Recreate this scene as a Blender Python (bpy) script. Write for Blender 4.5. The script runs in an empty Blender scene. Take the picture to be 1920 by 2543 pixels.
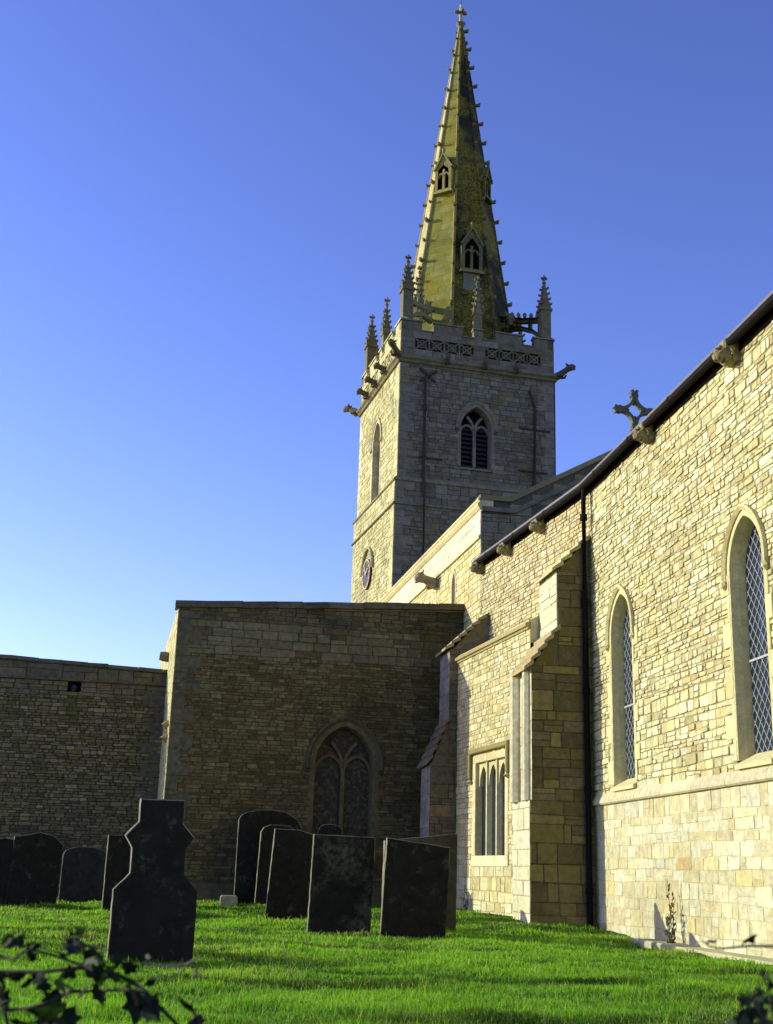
import bpy, math, random
import numpy as np
from mathutils import Vector, Matrix
random.seed(7); RNG = np.random.default_rng(7)
R = math.radians
sc = bpy.context.scene
COL = sc.collection
SUN_B, SUN_E = 23.0, 17.2          # sun: degrees behind the south walls' normal, elevation

# ------------------------------------------------------------------ helpers
def V(*a): return Vector(a)
class MB:
    def __init__(s): s.v=[]; s.f=[]; s.c=[]
    def add(s, verts, faces, col):
        b=len(s.v); s.v.extend(tuple(p) for p in verts)
        many = isinstance(col, list)
        for i,f in enumerate(faces):
            s.f.append([b+k for k in f]); s.c.append(col[i] if many else col)
    def quad(s,a,b,c,d,col): s.add([a,b,c,d],[(0,1,2,3)],col)
    def mesh(s,name,mat,smooth=False):
        m=bpy.data.meshes.new(name); m.from_pydata(s.v,[],s.f)
        at=m.attributes.new('Col','FLOAT_COLOR','FACE')
        at.data.foreach_set('color',[x for c in s.c for x in (c[0],c[1],c[2],1.0)])
        m.materials.append(mat)
        if smooth: m.polygons.foreach_set('use_smooth',[True]*len(m.polygons))
        m.update(); return m
    def build(s,name,mat,parent=None,smooth=False,label=None):
        return obj(name,s.mesh(name,mat,smooth),parent,label)
def obj(name,mesh,parent=None,label=None):
    o=bpy.data.objects.new(name,mesh); COL.objects.link(o)
    if parent is not None:
        o.parent=parent
        if parent.type=='EMPTY' and parent.get('anchor'): o.matrix_parent_inverse=Matrix.Translation(parent.location).inverted()
    if label: o['label']=label
    return o
def tag(o,label=None,cat=None,group=None,kind=None):
    for k,x in (('label',label),('category',cat),('group',group),('kind',kind)):
        if x: o[k]=x
    return o
def empty(name,loc,rz=0,anchor=False):
    o=bpy.data.objects.new(name,None); COL.objects.link(o); o.location=loc; o.rotation_euler=(0,0,rz)
    o.empty_display_size=.2
    if anchor: o['anchor']=1
    return o
def jit(c,a=.08): k=1+random.uniform(-a,a); return (c[0]*k,c[1]*k*(1+random.uniform(-a,a)*.25),c[2]*k*(1+random.uniform(-a,a)*.4))
class Fr:                                    # a plane: u along, v up, n outward
    def __init__(s,O,U,N,Vv=(0,0,1)): s.O=Vector(O); s.U=Vector(U).normalized(); s.N=Vector(N).normalized(); s.V=Vector(Vv).normalized()
    def p(s,u,v,n=0): return s.O+s.U*u+s.V*v+s.N*n
def fr_south(O,ang):                         # wall facing south (left): u runs away from the camera
    a=R(ang); return Fr((O[0],O[1],0),(-math.sin(a),math.cos(a),0),(-math.cos(a),-math.sin(a),0))
def fr_east(O,ang):                          # wall facing the camera: u runs to the right
    a=R(ang); return Fr((O[0],O[1],0),(math.cos(a),math.sin(a),0),(math.sin(a),-math.cos(a),0))
def box(mb,fr,u0,u1,v0,v1,n0,n1,col,bev=0):
    if bev:
        b=bev
        P=[fr.p(u,v,n0) for u,v in ((u0,v0),(u1,v0),(u1,v1),(u0,v1))]+[fr.p(u,v,n1-b) for u,v in ((u0,v0),(u1,v0),(u1,v1),(u0,v1))]+[fr.p(u,v,n1) for u,v in ((u0+b,v0+b),(u1-b,v0+b),(u1-b,v1-b),(u0+b,v1-b))]
        F=[(8,9,10,11),(0,3,2,1)]+[(i,(i+1)%4,4+(i+1)%4,4+i) for i in range(4)]+[(4+i,4+(i+1)%4,8+(i+1)%4,8+i) for i in range(4)]
        mb.add(P,F,col); return
    P=[fr.p(u,v,n) for n in (n0,n1) for u,v in ((u0,v0),(u1,v0),(u1,v1),(u0,v1))]
    mb.add(P,[(0,3,2,1),(4,5,6,7),(0,1,5,4),(1,2,6,5),(2,3,7,6),(3,0,4,7)],col)
def prism(mb,pts,ext,col):                   # extrude a polygon of 3D points along ext
    n=len(pts); e=Vector(ext); P=[Vector(p) for p in pts]+[Vector(p)+e for p in pts]
    mb.add(P,[tuple(range(n))[::-1],tuple(range(n,2*n))]+[(i,(i+1)%n,n+(i+1)%n,n+i) for i in range(n)],col)
def loft(mb,path,rad,col,seg=8,squash=(1,1),cap=True,up=(0,0,1)):
    path=[Vector(p) for p in path]; rings=[]
    for i,p in enumerate(path):
        t=(path[min(i+1,len(path)-1)]-path[max(i-1,0)]).normalized()
        a=t.cross(Vector(up)); a=a.normalized() if a.length>1e-4 else Vector((1,0,0)); b=a.cross(t)
        rings.append([p+(a*math.cos(2*math.pi*k/seg)*squash[0]+b*math.sin(2*math.pi*k/seg)*squash[1])*rad[i] for k in range(seg)])
    P=[q for r in rings for q in r]; F=[]
    for i in range(len(path)-1):
        for k in range(seg): F.append((i*seg+k,i*seg+(k+1)%seg,(i+1)*seg+(k+1)%seg,(i+1)*seg+k))
    if cap: F+= [tuple(range(seg))[::-1], tuple(range((len(path)-1)*seg,len(path)*seg))]
    mb.add(P,F,col)
# ---- pointed arches
def arch_r(a,rise): return (a*a+rise*rise)/(2*a)
def arch_pts(cu,a,zs,zsp,rise,off=0,n=9,spring=False,tail=0):
    r=arch_r(a,rise); rr=r+off; c=cu+(r-a)
    th=math.acos(max(-1,min(1,-(r-a)/rr)))
    L=[(c+rr*math.cos(math.pi-(math.pi-th)*k/n), zsp+rr*math.sin(math.pi-(math.pi-th)*k/n)) for k in range(n+1)]
    if spring:
        if tail: L=[(L[0][0],zsp-tail)]+L
    else:
        m=max(1,int((zsp-zs)/.32)); L=[(L[0][0],zs+(zsp-zs)*k/m) for k in range(m)]+L
    return L+[(2*cu-x,z) for x,z in L[-2::-1]] if abs(L[-1][0]-cu)<1e-6 else L+[(2*cu-x,z) for x,z in L[::-1]]
def arch_open(cu,a,zs,zsp,rise,off=0):
    r=arch_r(a,rise); rr=r+off; top=zsp+math.sqrt(max(0,rr*rr-(r-a)**2))
    def f(z):
        if z<zs-1e-6 or z>top: return None
        w=a+off if z<=zsp else math.sqrt(max(0,rr*rr-(z-zsp)**2))-(r-a)
        return (cu-w,cu+w) if w>0 else None
    f.cuts=(zs,); return f
def rect_open(u0,u1,z0,z1):
    f=lambda z:(u0,u1) if z0-1e-6<=z<=z1+1e-6 else None
    f.cuts=(z0,z1); return f
def sweep(mb,fr,pf,profile,col,a=.06,close=False):
    rows=[[fr.p(u,z,d) for u,z in pf(off)] for off,d in profile]; n=len(rows[0]); c=jit(col,a)
    for j in range(n-1):
        if j%2==0: c=jit(col,a)
        for i in range(len(rows)-1): mb.quad(rows[i][j],rows[i][j+1],rows[i+1][j+1],rows[i+1][j],c)
    if close:
        for j in (0,n-1): mb.add([r[j] for r in rows],[tuple(range(len(rows)))],col)
def ribbon(mb,fr,pts,w,d0,d1,col):           # bar of width w along a 2D polyline
    L=[];Rr=[]
    for i,(u,z) in enumerate(pts):
        a=pts[max(i-1,0)]; b=pts[min(i+1,len(pts)-1)]; t=Vector((b[0]-a[0],b[1]-a[1]))
        if t.length<1e-9: t=Vector((1,0))
        t.normalize(); n=Vector((-t.y,t.x))*w/2; L.append((u+n.x,z+n.y)); Rr.append((u-n.x,z-n.y))
    for i in range(len(pts)-1):
        for A,B,da,db in ((L,Rr,d1,d1),(L,L,d0,d1),(Rr,Rr,d0,d1)):
            mb.quad(fr.p(*A[i],da),fr.p(*A[i+1],da),fr.p(*B[i+1],db),fr.p(*B[i],db),col) if A is not B else mb.quad(fr.p(*A[i],d0),fr.p(*A[i+1],d0),fr.p(*A[i+1],d1),fr.p(*A[i],d1),col)
    for i in (0,len(pts)-1): mb.quad(fr.p(*L[i],d0),fr.p(*Rr[i],d0),fr.p(*Rr[i],d1),fr.p(*L[i],d1),col)
# ---- coursed masonry made of single stones
def masonry(mb,fr,z0,z1,uL,uR,opens,hr,wr,colf,gap=.010,proud=(.006,.022),wav=.008,mortar=(.16,.12,.07),cut=.018,split=.18,fine=True,jt=.005):
    cL=uL if callable(uL) else (lambda z,x=uL:x); cR=uR if callable(uR) else (lambda z,x=uR:x)
    ph=[random.uniform(0,6.28) for _ in range(4)]
    def line(k,u,z):
        if z<=z0+1e-4 or z>=z1-1e-4: return z
        return z+wav*(math.sin(u*1.3+k*1.7+ph[0])+.6*math.sin(u*3.7+k*2.9+ph[1])+.5*math.sin(u*.55+k*.21+ph[2]))
    z=z0;k=0
    while z<z1-1e-4:
        h0,h1=hr(z) if callable(hr) else hr
        zt=z+random.uniform(h0,h1)
        if z1-zt<h0*.6: zt=z1
        for o in opens:
            for cz in getattr(o,'cuts',()):
                if z+.02<cz<zt+.035: zt=cz
        iv=[(cL(z),cL(zt),cR(z),cR(zt))]
        for o in opens:
            A=o(z+1e-4);B=o(zt-1e-4); M=o((z+zt)/2)
            if not (A or B or M): continue
            if A is None: m=((M or B)[0]+(M or B)[1])/2; A=(m,m) if B is None or M is None or True else A
            if B is None: m=(A[0]+A[1])/2; B=(m,m)
            nv=[]
            for a,b,c,d in iv:
                if min(A[0],B[0])>=max(c,d) or max(A[1],B[1])<=min(a,b): nv.append((a,b,c,d)); continue
                if min(A[0],B[0])>max(a,b)-.001: nv.append((a,b,A[0],B[0]))
                if max(A[1],B[1])<min(c,d)+.001: nv.append((A[1],B[1],c,d))
            iv=nv
        for a,b,c,d in iv:
            mb.quad(fr.p(a,z),fr.p(c,z),fr.p(d,zt),fr.p(b,zt),jit(mortar,.12))
            u=max(a,b); e=min(c,d)
            while u<e-.02:
                w0,w1=wr(z) if callable(wr) else wr
                w=random.uniform(w0,w1)*random.choice((.7,1,1,1.25))
                if e-(u+w)<w0*.55: w=e-u
                parts=[(z,zt)]
                if zt-z>.10 and random.random()<split: m=z+(zt-z)*random.uniform(.4,.6); parts=[(z,m),(m,zt)]
                for (pa,pb) in parts:
                    g=gap*random.uniform(.6,1.3)/2
                    la=line(k,u,pa) if pa==z else pa; lb=line(k,u+w,pa) if pa==z else pa
                    ta=line(k+1,u,pb) if pb==zt else pb; tb=line(k+1,u+w,pb) if pb==zt else pb
                    j=lambda:random.uniform(-jt,jt)
                    x0,x1=u+g,u+w-g
                    if x1-x0<.015 or min(ta,tb)-max(la,lb)<.02: continue
                    q=[(x0+j(),la+g),(x1+j(),lb+g),(x1+j(),tb-g),(x0+j(),ta-g)]
                    pr=random.uniform(*proud); col=colf(u+w/2,(pa+pb)/2)
                    if fine:
                        ring=[]
                        for i in range(4):
                            p0=q[i];pp=q[i-1];pn=q[(i+1)%4]
                            def tow(A,B):
                                l=math.hypot(B[0]-A[0],B[1]-A[1]); t=min(.42,cut*random.uniform(.5,1.5)/max(l,1e-3)); return (A[0]+(B[0]-A[0])*t,A[1]+(B[1]-A[1])*t)
                            ring+= [tow(p0,pp),tow(p0,pn)]
                    else: ring=q
                    cx=sum(p[0] for p in ring)/len(ring); cz=sum(p[1] for p in ring)/len(ring); n=len(ring)
                    bv=min(.012,.12*(pb-pa)); ins=[]
                    for p in ring:
                        dx,dz=cx-p[0],cz-p[1]; l=math.hypot(dx,dz) or 1; ins.append((p[0]+dx/l*bv,p[1]+dz/l*bv))
                    P=[fr.p(x,y,-.004) for x,y in ring]+[fr.p(x,y,pr+random.uniform(-.003,.003)) for x,y in ins]
                    mb.add(P,[tuple(range(n,2*n))]+[(i,(i+1)%n,n+(i+1)%n,n+i) for i in range(n)],col)
                u+=w
        z=zt;k+=1
def quoins(mb,fr,u,side,z0,z1,hr,wl,ws,colf,n=.026,back=.0):
    z=z0;k=0
    while z<z1-.02:
        zt=min(z1,z+random.uniform(*hr)); w=(wl if k%2 else ws)*random.uniform(.85,1.15)
        a,b=(u,u+w) if side>0 else (u-w,u)
        box(mb,fr,a,b,z+.005,zt-.005,-.02,n+random.uniform(-.004,.004),jit(colf,.12),bev=.01); z=zt;k+=1
def pal(cols,a=.14,wts=None):
    def f(u,z): return jit(random.choices(cols,wts)[0],a)
    return f

# ------------------------------------------------------------------ materials
def new_mat(name):
    m=bpy.data.materials.new(name); m.use_nodes=True; nt=m.node_tree; b=nt.nodes['Principled BSDF']; return m,nt,b
def N(nt,t,**k):
    n=nt.nodes.new(t)
    for a,x in k.items(): setattr(n,a,x)
    return n
def ramp(nt,fac,p0,p1,c0=(0,0,0,1),c1=(1,1,1,1)):
    r=N(nt,'ShaderNodeValToRGB'); e=r.color_ramp.elements; e[0].position=p0;e[1].position=p1;e[0].color=c0;e[1].color=c1
    nt.links.new(fac,r.inputs['Fac']); return r.outputs['Color']
def noise(nt,vec,scale,detail=4,rough=.6,dist=0):
    n=N(nt,'ShaderNodeTexNoise'); n.inputs['Scale'].default_value=scale; n.inputs['Detail'].default_value=detail; n.inputs['Roughness'].default_value=rough; n.inputs['Distortion'].default_value=dist
    nt.links.new(vec,n.inputs['Vector']); return n.outputs['Fac']
def mix(nt,fac,a,b,mode='MIX'):
    m=N(nt,'ShaderNodeMix',data_type='RGBA',blend_type=mode)
    for s,x in ((m.inputs['Factor'],fac),(m.inputs['A'],a),(m.inputs['B'],b)):
        if hasattr(x,'is_linked') or isinstance(x,bpy.types.NodeSocket): nt.links.new(x,s)
        else: s.default_value=x if not isinstance(x,tuple) else (*x,1)
    return m.outputs['Result']
def math_(nt,op,a,b):
    m=N(nt,'ShaderNodeMath',operation=op)
    for s,x in zip(m.inputs,(a,b)):
        if isinstance(x,bpy.types.NodeSocket): nt.links.new(x,s)
        else: s.default_value=x
    return m.outputs[0]
def stone_mat(name,mott=.35,stain=(.05,.045,.035),stain_amt=.35,lichen=None,lich_amt=.3,rough=.92,bump=.35,sc1=9,stain_scale=.55,lich_scale=.9,lich_lo=.52,tint=(.96,1.02,.91)):
    m,nt,b=new_mat(name); at=N(nt,'ShaderNodeAttribute',attribute_name='Col'); tc=N(nt,'ShaderNodeNewGeometry').outputs['Position']
    c=at.outputs['Color']
    if tint: c=mix(nt,1.0,c,tint,'MULTIPLY')
    n1=noise(nt,tc,sc1,6,.65); n2=noise(nt,tc,sc1*5,3,.6)
    c=mix(nt,1.0,c,ramp(nt,n1,.25,.75,(1-mott,1-mott,1-mott*1.05,1),(1+mott,1+mott,1+mott*.9,1)),'MULTIPLY')
    c=mix(nt,.6,c,ramp(nt,n2,.3,.7,(.8,.78,.74,1),(1.18,1.18,1.18,1)),'MULTIPLY')
    st=ramp(nt,noise(nt,tc,stain_scale,5,.65,.6),.5,.72)
    c=mix(nt,math_(nt,'MULTIPLY',st,stain_amt),c,stain)
    if lichen:
        l=ramp(nt,noise(nt,tc,lich_scale,6,.7,.3),lich_lo,lich_lo+.13); l2=ramp(nt,noise(nt,tc,14,3,.6),.35,.6)
        c=mix(nt,math_(nt,'MULTIPLY',math_(nt,'MULTIPLY',l,l2),lich_amt),c,lichen)
    nt.links.new(c,b.inputs['Base Color']); b.inputs['Roughness'].default_value=rough; b.inputs['Specular IOR Level'].default_value=.2
    bp=N(nt,'ShaderNodeBump'); bp.inputs['Strength'].default_value=bump; bp.inputs['Distance'].default_value=.02
    nt.links.new(math_(nt,'ADD',n1,math_(nt,'MULTIPLY',n2,.5)),bp.inputs['Height']); nt.links.new(bp.outputs[0],b.inputs['Normal']); return m
def plain(name,col,rough=.6,spec=.4,nz=.15,scale=8,metal=0):
    m,nt,b=new_mat(name); tc=N(nt,'ShaderNodeNewGeometry').outputs['Position']; n=noise(nt,tc,scale,5,.6)
    c=mix(nt,1.0,(*col,),ramp(nt,n,.3,.7,(1-nz,1-nz,1-nz,1),(1+nz,1+nz,1+nz,1)),'MULTIPLY')
    nt.links.new(c,b.inputs['Base Color']); b.inputs['Roughness'].default_value=rough; b.inputs['Specular IOR Level'].default_value=spec; b.inputs['Metallic'].default_value=metal
    return m
def leaf_mat(name,gloss=.45,trans=.35,spec=.3):
    m,nt,b=new_mat(name); at=N(nt,'ShaderNodeAttribute',attribute_name='Col')
    nt.links.new(at.outputs['Color'],b.inputs['Base Color']); b.inputs['Roughness'].default_value=gloss; b.inputs['Specular IOR Level'].default_value=spec
    t=N(nt,'ShaderNodeBsdfTranslucent'); nt.links.new(mix(nt,1.0,at.outputs['Color'],(1.25,1.3,.6),'MULTIPLY'),t.inputs['Color'])
    x=N(nt,'ShaderNodeMixShader'); x.inputs[0].default_value=trans; nt.links.new(b.outputs[0],x.inputs[1]); nt.links.new(t.outputs[0],x.inputs[2])
    nt.links.new(x.outputs[0],nt.nodes['Material Output'].inputs['Surface']); return m
M=dict(
 cream=stone_mat('cream_limestone',.34,(.22,.18,.09),.34,(.46,.40,.14),.22),
 ashlar=stone_mat('pale_ashlar',.28,(.30,.25,.15),.30,(.50,.43,.20),.25,bump=.3,lich_lo=.52),
 brown=stone_mat('brown_ironstone',.48,(.04,.034,.022),.6,(.16,.12,.03),.5,bump=.5),
 grey=stone_mat('grey_rubble',.48,(.04,.036,.026),.55,(.12,.10,.03),.45,bump=.5,tint=(1,.99,.86)),
 tower=stone_mat('tower_limestone',tint=(.94,1.03,.92),mott=.40,stain=(.07,.064,.045),stain_amt=.55,lichen=(.16,.155,.04),lich_amt=.6,sc1=5,stain_scale=.45,lich_scale=.6,bump=.5),
 spire=stone_mat('lichened_spire_stone',.25,(.10,.09,.04),.4,(.34,.28,.02),.62,sc1=3,stain_scale=.4,lich_scale=.55,lich_lo=.42),
 dress=stone_mat('dressed_limestone',.26,(.20,.165,.085),.4,(.42,.34,.07),.4,bump=.25,tint=(.93,.99,.83)),
 dark=stone_mat('weathered_carving',tint=(.95,1.0,.82),mott=.35,stain=(.04,.035,.03),stain_amt=.5,lichen=(.12,.11,.03),lich_amt=.4,sc1=7),
 grave=stone_mat('dark_headstone',.45,(.012,.011,.008),.6,(.10,.098,.06),.75,rough=.95,bump=.6,sc1=6,stain_scale=2.0,lich_scale=4.5,lich_lo=.56),
 mossy=stone_mat('mossy_headstone',.45,(.012,.011,.008),.5,(.12,.115,.06),.75,rough=.95,bump=.4,sc1=6,stain_scale=2.0,lich_scale=1.7,lich_lo=.47),
 lead=plain('lead_roofing',(.11,.10,.085),.6),
 iron=plain('black_cast_iron',(.009,.008,.007),.8,.08),
 ironr=plain('rusty_iron',(.05,.045,.036),.85,.1),
 void=plain('dark_interior',(.006,.006,.006),.95,.0),
 louvre=plain('louvre_slate',(.03,.03,.028),.8,.2),
 wire=plain('window_leading',(.30,.33,.32),.6,.3),
 gold=plain('gilded_metal',(.55,.42,.12),.4,.5),
 clock=plain('clock_blue_face',(.04,.042,.06),.6,.2),
 soil=plain('soil',(.05,.035,.018),.95,.1,.4,6),
 bark=plain('plant_stem',(.035,.028,.02),.8,.2,.3,40),
 twig=plain('pale_dry_twig',(.22,.17,.10),.8,.2,.3,40),
 leaf=leaf_mat('ivy_leaf',.6,.12,spec=.10), sap=leaf_mat('sapling_leaf',.5,.3), grass=leaf_mat('grass_blade',.6,.5))
gm,nt,b=new_mat('leaded_glass'); b.inputs['Base Color'].default_value=(.012,.02,.03,1); b.inputs['Roughness'].default_value=.18; b.inputs['Specular IOR Level'].default_value=.6
bp=N(nt,'ShaderNodeBump'); bp.inputs['Strength'].default_value=.6; bp.inputs['Distance'].default_value=.03
nt.links.new(noise(nt,N(nt,'ShaderNodeNewGeometry').outputs['Position'],6,3,.6),bp.inputs['Height']); nt.links.new(bp.outputs[0],b.inputs['Normal']); M['glass']=gm
gm,nt,b=new_mat('stained_glass'); v=N(nt,'ShaderNodeTexVoronoi'); v.inputs['Scale'].default_value=17; nt.links.new(N(nt,'ShaderNodeNewGeometry').outputs['Position'],v.inputs['Vector'])
cr=N(nt,'ShaderNodeValToRGB'); cr.color_ramp.interpolation='CONSTANT'; els=cr.color_ramp.elements; els[0].color=(.03,.03,.03,1); els[1].position=.3; els[1].color=(.05,.043,.024,1)
for p,c in ((.5,(.10,.082,.03,1)),(.68,(.06,.055,.03,1)),(.8,(.075,.05,.025,1)),(.9,(.035,.035,.028,1))): e_=els.new(p); e_.color=c
sx=N(nt,'ShaderNodeSeparateColor'); nt.links.new(v.outputs['Color'],sx.inputs[0]); nt.links.new(sx.outputs[0],cr.inputs[0]); nt.links.new(cr.outputs[0],b.inputs['Base Color']); b.inputs['Roughness'].default_value=.5; b.inputs['Specular IOR Level'].default_value=.12
M['stained']=gm

# ------------------------------------------------------------------ the church
CH=empty('church',(7.2,30,0),anchor=True)
tag(CH,'medieval stone church with tall crocketed spire on its tower behind the long sunlit chancel','church')
def window_arch(fr,cu,a,zs,zsp,rise,depth,sw,col,mat,name='window',hood=True,glass='glass',lights=1,lattice=False,hoodcol=None,label=None,blocks=False,mull=.09,sill=True,louvres=False,hw=.07,hd=.09,hood_tail=.12):
    mb=MB(); pf=lambda off:arch_pts(cu,a,zs,zsp,rise,off,9)
    sweep(mb,fr,pf,[(sw,-.03),(sw,.024),(.045,.026),(.03,.020),(-.008,-depth*.45),(-.02,-depth)],col)
    if blocks:
        for side in (-1,1):
            z=zs; k=random.randint(0,1)
            while z<zsp-.2:
                h=random.uniform(.26,.42); h=min(h,zsp-z); w=sw+random.uniform(.12,.26) if k%2 else sw+random.uniform(.0,.04)
                u0,u1=(cu+a+.055,cu+a+w) if side>0 else (cu-a-w,cu-a-.055)
                box(mb,fr,u0,u1,z+.004,z+h-.004,-.02,.030+random.uniform(0,.005),jit(col,.14),bev=.008); z+=h;k+=1
    w=mb.build(name,mat,CH,label=label)
    if sill:
        mb=MB(); x0,x1=cu-a-.0,cu+a+.0
        prism(mb,[fr.p(x0-.05,zs-.12,-.02),fr.p(x0-.05,zs-.12,.07),fr.p(x0-.05,zs-.06,.07),fr.p(x0-.05,zs+.10,-depth),fr.p(x0-.05,zs-.12,-depth)],fr.U*(x1-x0+.1),jit(col,.05))
        mb.build('sill',mat,w)
    if hood:
        mb=MB(); ph=lambda off:arch_pts(cu,a,zs,zsp,rise,sw+off,9,spring=True,tail=hood_tail)
        sweep(mb,fr,ph,[(-.01,.0),(-.01,hd*.55),(hw*.5,hd),(hw,hd*.8),(hw,0)],hoodcol or col,.08,close=True)
        for sgn in (-1,1):
            uu=cu+sgn*(a+sw+hw*.5); loft(mb,[fr.p(uu,zsp-hood_tail-.09,.02),fr.p(uu,zsp-hood_tail-.04,.05),fr.p(uu,zsp-hood_tail+.02,.05)],[.03,hw*.8,hw*.7],hoodcol or col,6)
        mb.build('hood_mould',mat,w)
    gp=arch_pts(cu,a,zs-.05,zsp,rise,.02,9); mb=MB(); n=len(gp)
    mb.add([fr.p(u,z,-depth+.0) for u,z in gp]+[fr.p(u,z,-depth-.03) for u,z in gp],[tuple(range(n)),tuple(range(2*n-1,n-1,-1))],(1,1,1))
    mb.build('glass' if not louvres else 'dark_opening',M[glass],w)
    op=arch_open(cu,a,zs,zsp,rise,.0)
    if lattice:
        mb=MB(); dw,dh=lattice; top=zsp+rise
        for s_ in (-1,1):
            k=-40
            while k<60:
                # diagonal lines u = cu + s*( (z-zs)*dw/dh ) + k*dw, clipped to the opening
                z=zs; run=[]
                while z<top:
                    u=cu+s_*((z-zs)*dw/dh)+k*dw; iv=op(z)
                    if iv and iv[0]<=u<=iv[1]: run.append((u,z))
                    z+=.02
                if len(run)>1: ribbon(mb,fr,[run[0]]+[(p[0]+random.uniform(-.006,.006),p[1]) for p in run[8:-8:9]]+[run[-1]],.009,-depth+.0,-depth+.012,(1,1,1))
                k+=1
        for zz in (zs+(zsp-zs)*.52,):
            ribbon(mb,fr,[(cu-a,zz),(cu+a,zz)],.03,-depth,-depth+.03,(1,1,1))
        mb.build('lattice',M['wire'],w)
    if lights==2:
        mb=MB(); hwid=mull
        zb=zsp-.05
        ribbon(mb,fr,[(cu,zs),(cu,zb)],hwid,-depth+.001,-depth+.12,col)
        al=a/2; r2=min(rise*.75,al*1.5)
        for sgn in (-1,1):
            ribbon(mb,fr,[p for p in arch_pts(cu+sgn*al,al-.0,zs,zb-.12,r2*.8,-.01,8,spring=True)],hwid*.75,-depth+.002,-depth+.10,jit(col,.05))
        # Y branches following the main arch curve
        r=arch_r(a,rise)
        for sgn in (-1,1):
            pts=[]
            for k in range(9):
                t=k/8*.9; th=math.pi*0+t
                x=cu+sgn*(-(r)+r*math.cos(th*.95)); z=zb-.1+r*math.sin(th*.95)
                iv=op(z)
                if iv and iv[0]<=x<=iv[1]: pts.append((x,z))
            if len(pts)>1: ribbon(mb,fr,pts,hwid*.8,-depth+.003,-depth+.11,col)
        mb.build('tracery',mat,w)
    if louvres:
        mb=MB(); z=zs+.08
        while z<zsp+.1:
            iv=op(z+.05) or (cu,cu)
            prism(mb,[fr.p(iv[0]+.01,z,-depth+.05),fr.p(iv[0]+.01,z+.10,-depth-.02+.005),fr.p(iv[0]+.01,z+.115,-depth+.0),fr.p(iv[0]+.01,z+.015,-depth+.065)],fr.U*(iv[1]-iv[0]-.02),(1,1,1)); z+=.19
        mb.build('louvre',M['louvre'],w)
    return w

# colours (linear albedo)
C_CREAM=[(0.51,0.456,0.253),(0.548,0.512,0.324),(0.473,0.401,0.209),(0.406,0.331,0.162),(0.576,0.552,0.385),(0.435,0.401,0.248),(0.444,0.342,0.193)]
W_CREAM=[4,4.5,2.5,.9,3.5,3,.25]
def col_c(u,z):
    t=math.sin(u*.8+1.7*math.sin(z*.9))*math.sin(z*1.3+1.1*math.sin(u*.6)); t2=math.sin(u*2.3+z*1.1)*math.sin(z*2.9-u*.7)
    w=list(W_CREAM)
    if t>.35: w=[4,3,4,1.6,2,3,.5]
    elif t<-.4: w=[3,5,1.5,.8,4,2,.3]
    c=random.choices(C_CREAM,w)[0]; k=1+.07*t2
    if random.random()<.04: k*=.78
    return jit(tuple(x*k for x in c),.12)
C_ASH=[(0.47,0.424,0.293),(0.497,0.464,0.347),(0.462,0.402,0.249),(0.47,0.383,0.196),(0.436,0.312,0.152)]
W_ASH=[4,4,3,.35,.08]
D_CREAM=(.58,.50,.29)
# ---- chancel, east bay (wall facing left)
XW=7.187; YJ=22.4
fC=Fr((XW,YJ,0),(0,-1,0),(-1,0,0))           # u = distance toward the camera from the buttress
W1=(YJ-20.66,.52); W2=(YJ-15.47,.50); ZS,ZSP,RI=2.42,5.02,.68
def holes(off): return [arch_open(w[0],w[1],ZS-.02,ZSP,RI,off) for w in (W1,W2)]
mb=MB()
def hr_c(z):
    if random.random()<.12: return (.11,.17)
    if z<3.5: return (.07,.17)
    if z<5.0: return (.05,.115)
    return (.05,.10)
def wr_c(z): return (.14,.38) if z<3.7 else (.11,.30)
masonry(mb,fC,2.28,8.22,-.0,12.4,holes(.12),hr_c,wr_c,col_c,gap=.013,proud=(.003,.023),wav=.018,mortar=(.27,.22,.125),cut=.022,split=.2,jt=.007)
masonry(mb,fC,-.3,2.10,0,12.4,[],(.10,.27),(.18,.62),pal(C_ASH,.12,W_ASH),gap=.007,proud=(.001,.010),wav=.014,mortar=(.40,.35,.23),cut=.014,split=.16,jt=.004)
mb.quad(fC.p(0,2.1),fC.p(12.4,2.1),fC.p(12.4,2.28),fC.p(0,2.28),C_ASH[0])
chW=mb.build('chancel_wall',M['cream'],CH,label='sunlit cream rubble chancel wall with smooth pale ashlar below the string course')
mb=MB()
u=0
while u<12.4:
    l=min(random.uniform(.7,1.3),12.4-u)
    prism(mb,[fC.p(u+.004,2.10,-.01),fC.p(u+.004,2.10,.05),fC.p(u+.004,2.125,.075),fC.p(u+.004,2.17,.075),fC.p(u+.004,2.30,.012),fC.p(u+.004,2.30,-.01)],fC.U*(l-.008),jit(C_ASH[0],.08)); u+=l
mb.build('string_course',M['ashlar'],CH)
for w in (W1,W2):
    window_arch(fC,w[0],w[1],ZS,ZSP,RI,.20,.12,D_CREAM,M['dress'],'lancet_window',hood=True,lattice=(.165,.20),blocks=True,label='tall lancet window with pale diamond leading')
# chancel, west bay: bends six degrees to the left
fW=fr_south((XW,YJ),5.94)
mb=MB()
masonry(mb,fW,0,8.22,0,6.7,[],lambda z:(.06,.115),lambda z:(.13,.32),pal([(.50,.44,.29),(.54,.49,.35),(.46,.385,.23),(.43,.345,.19),(.52,.44,.26)],.12),gap=.014,proud=(.006,.024),wav=.014,mortar=(.26,.21,.11),cut=.02)
mb.build('chancel_west_bay',M['cream'],CH)
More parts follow.
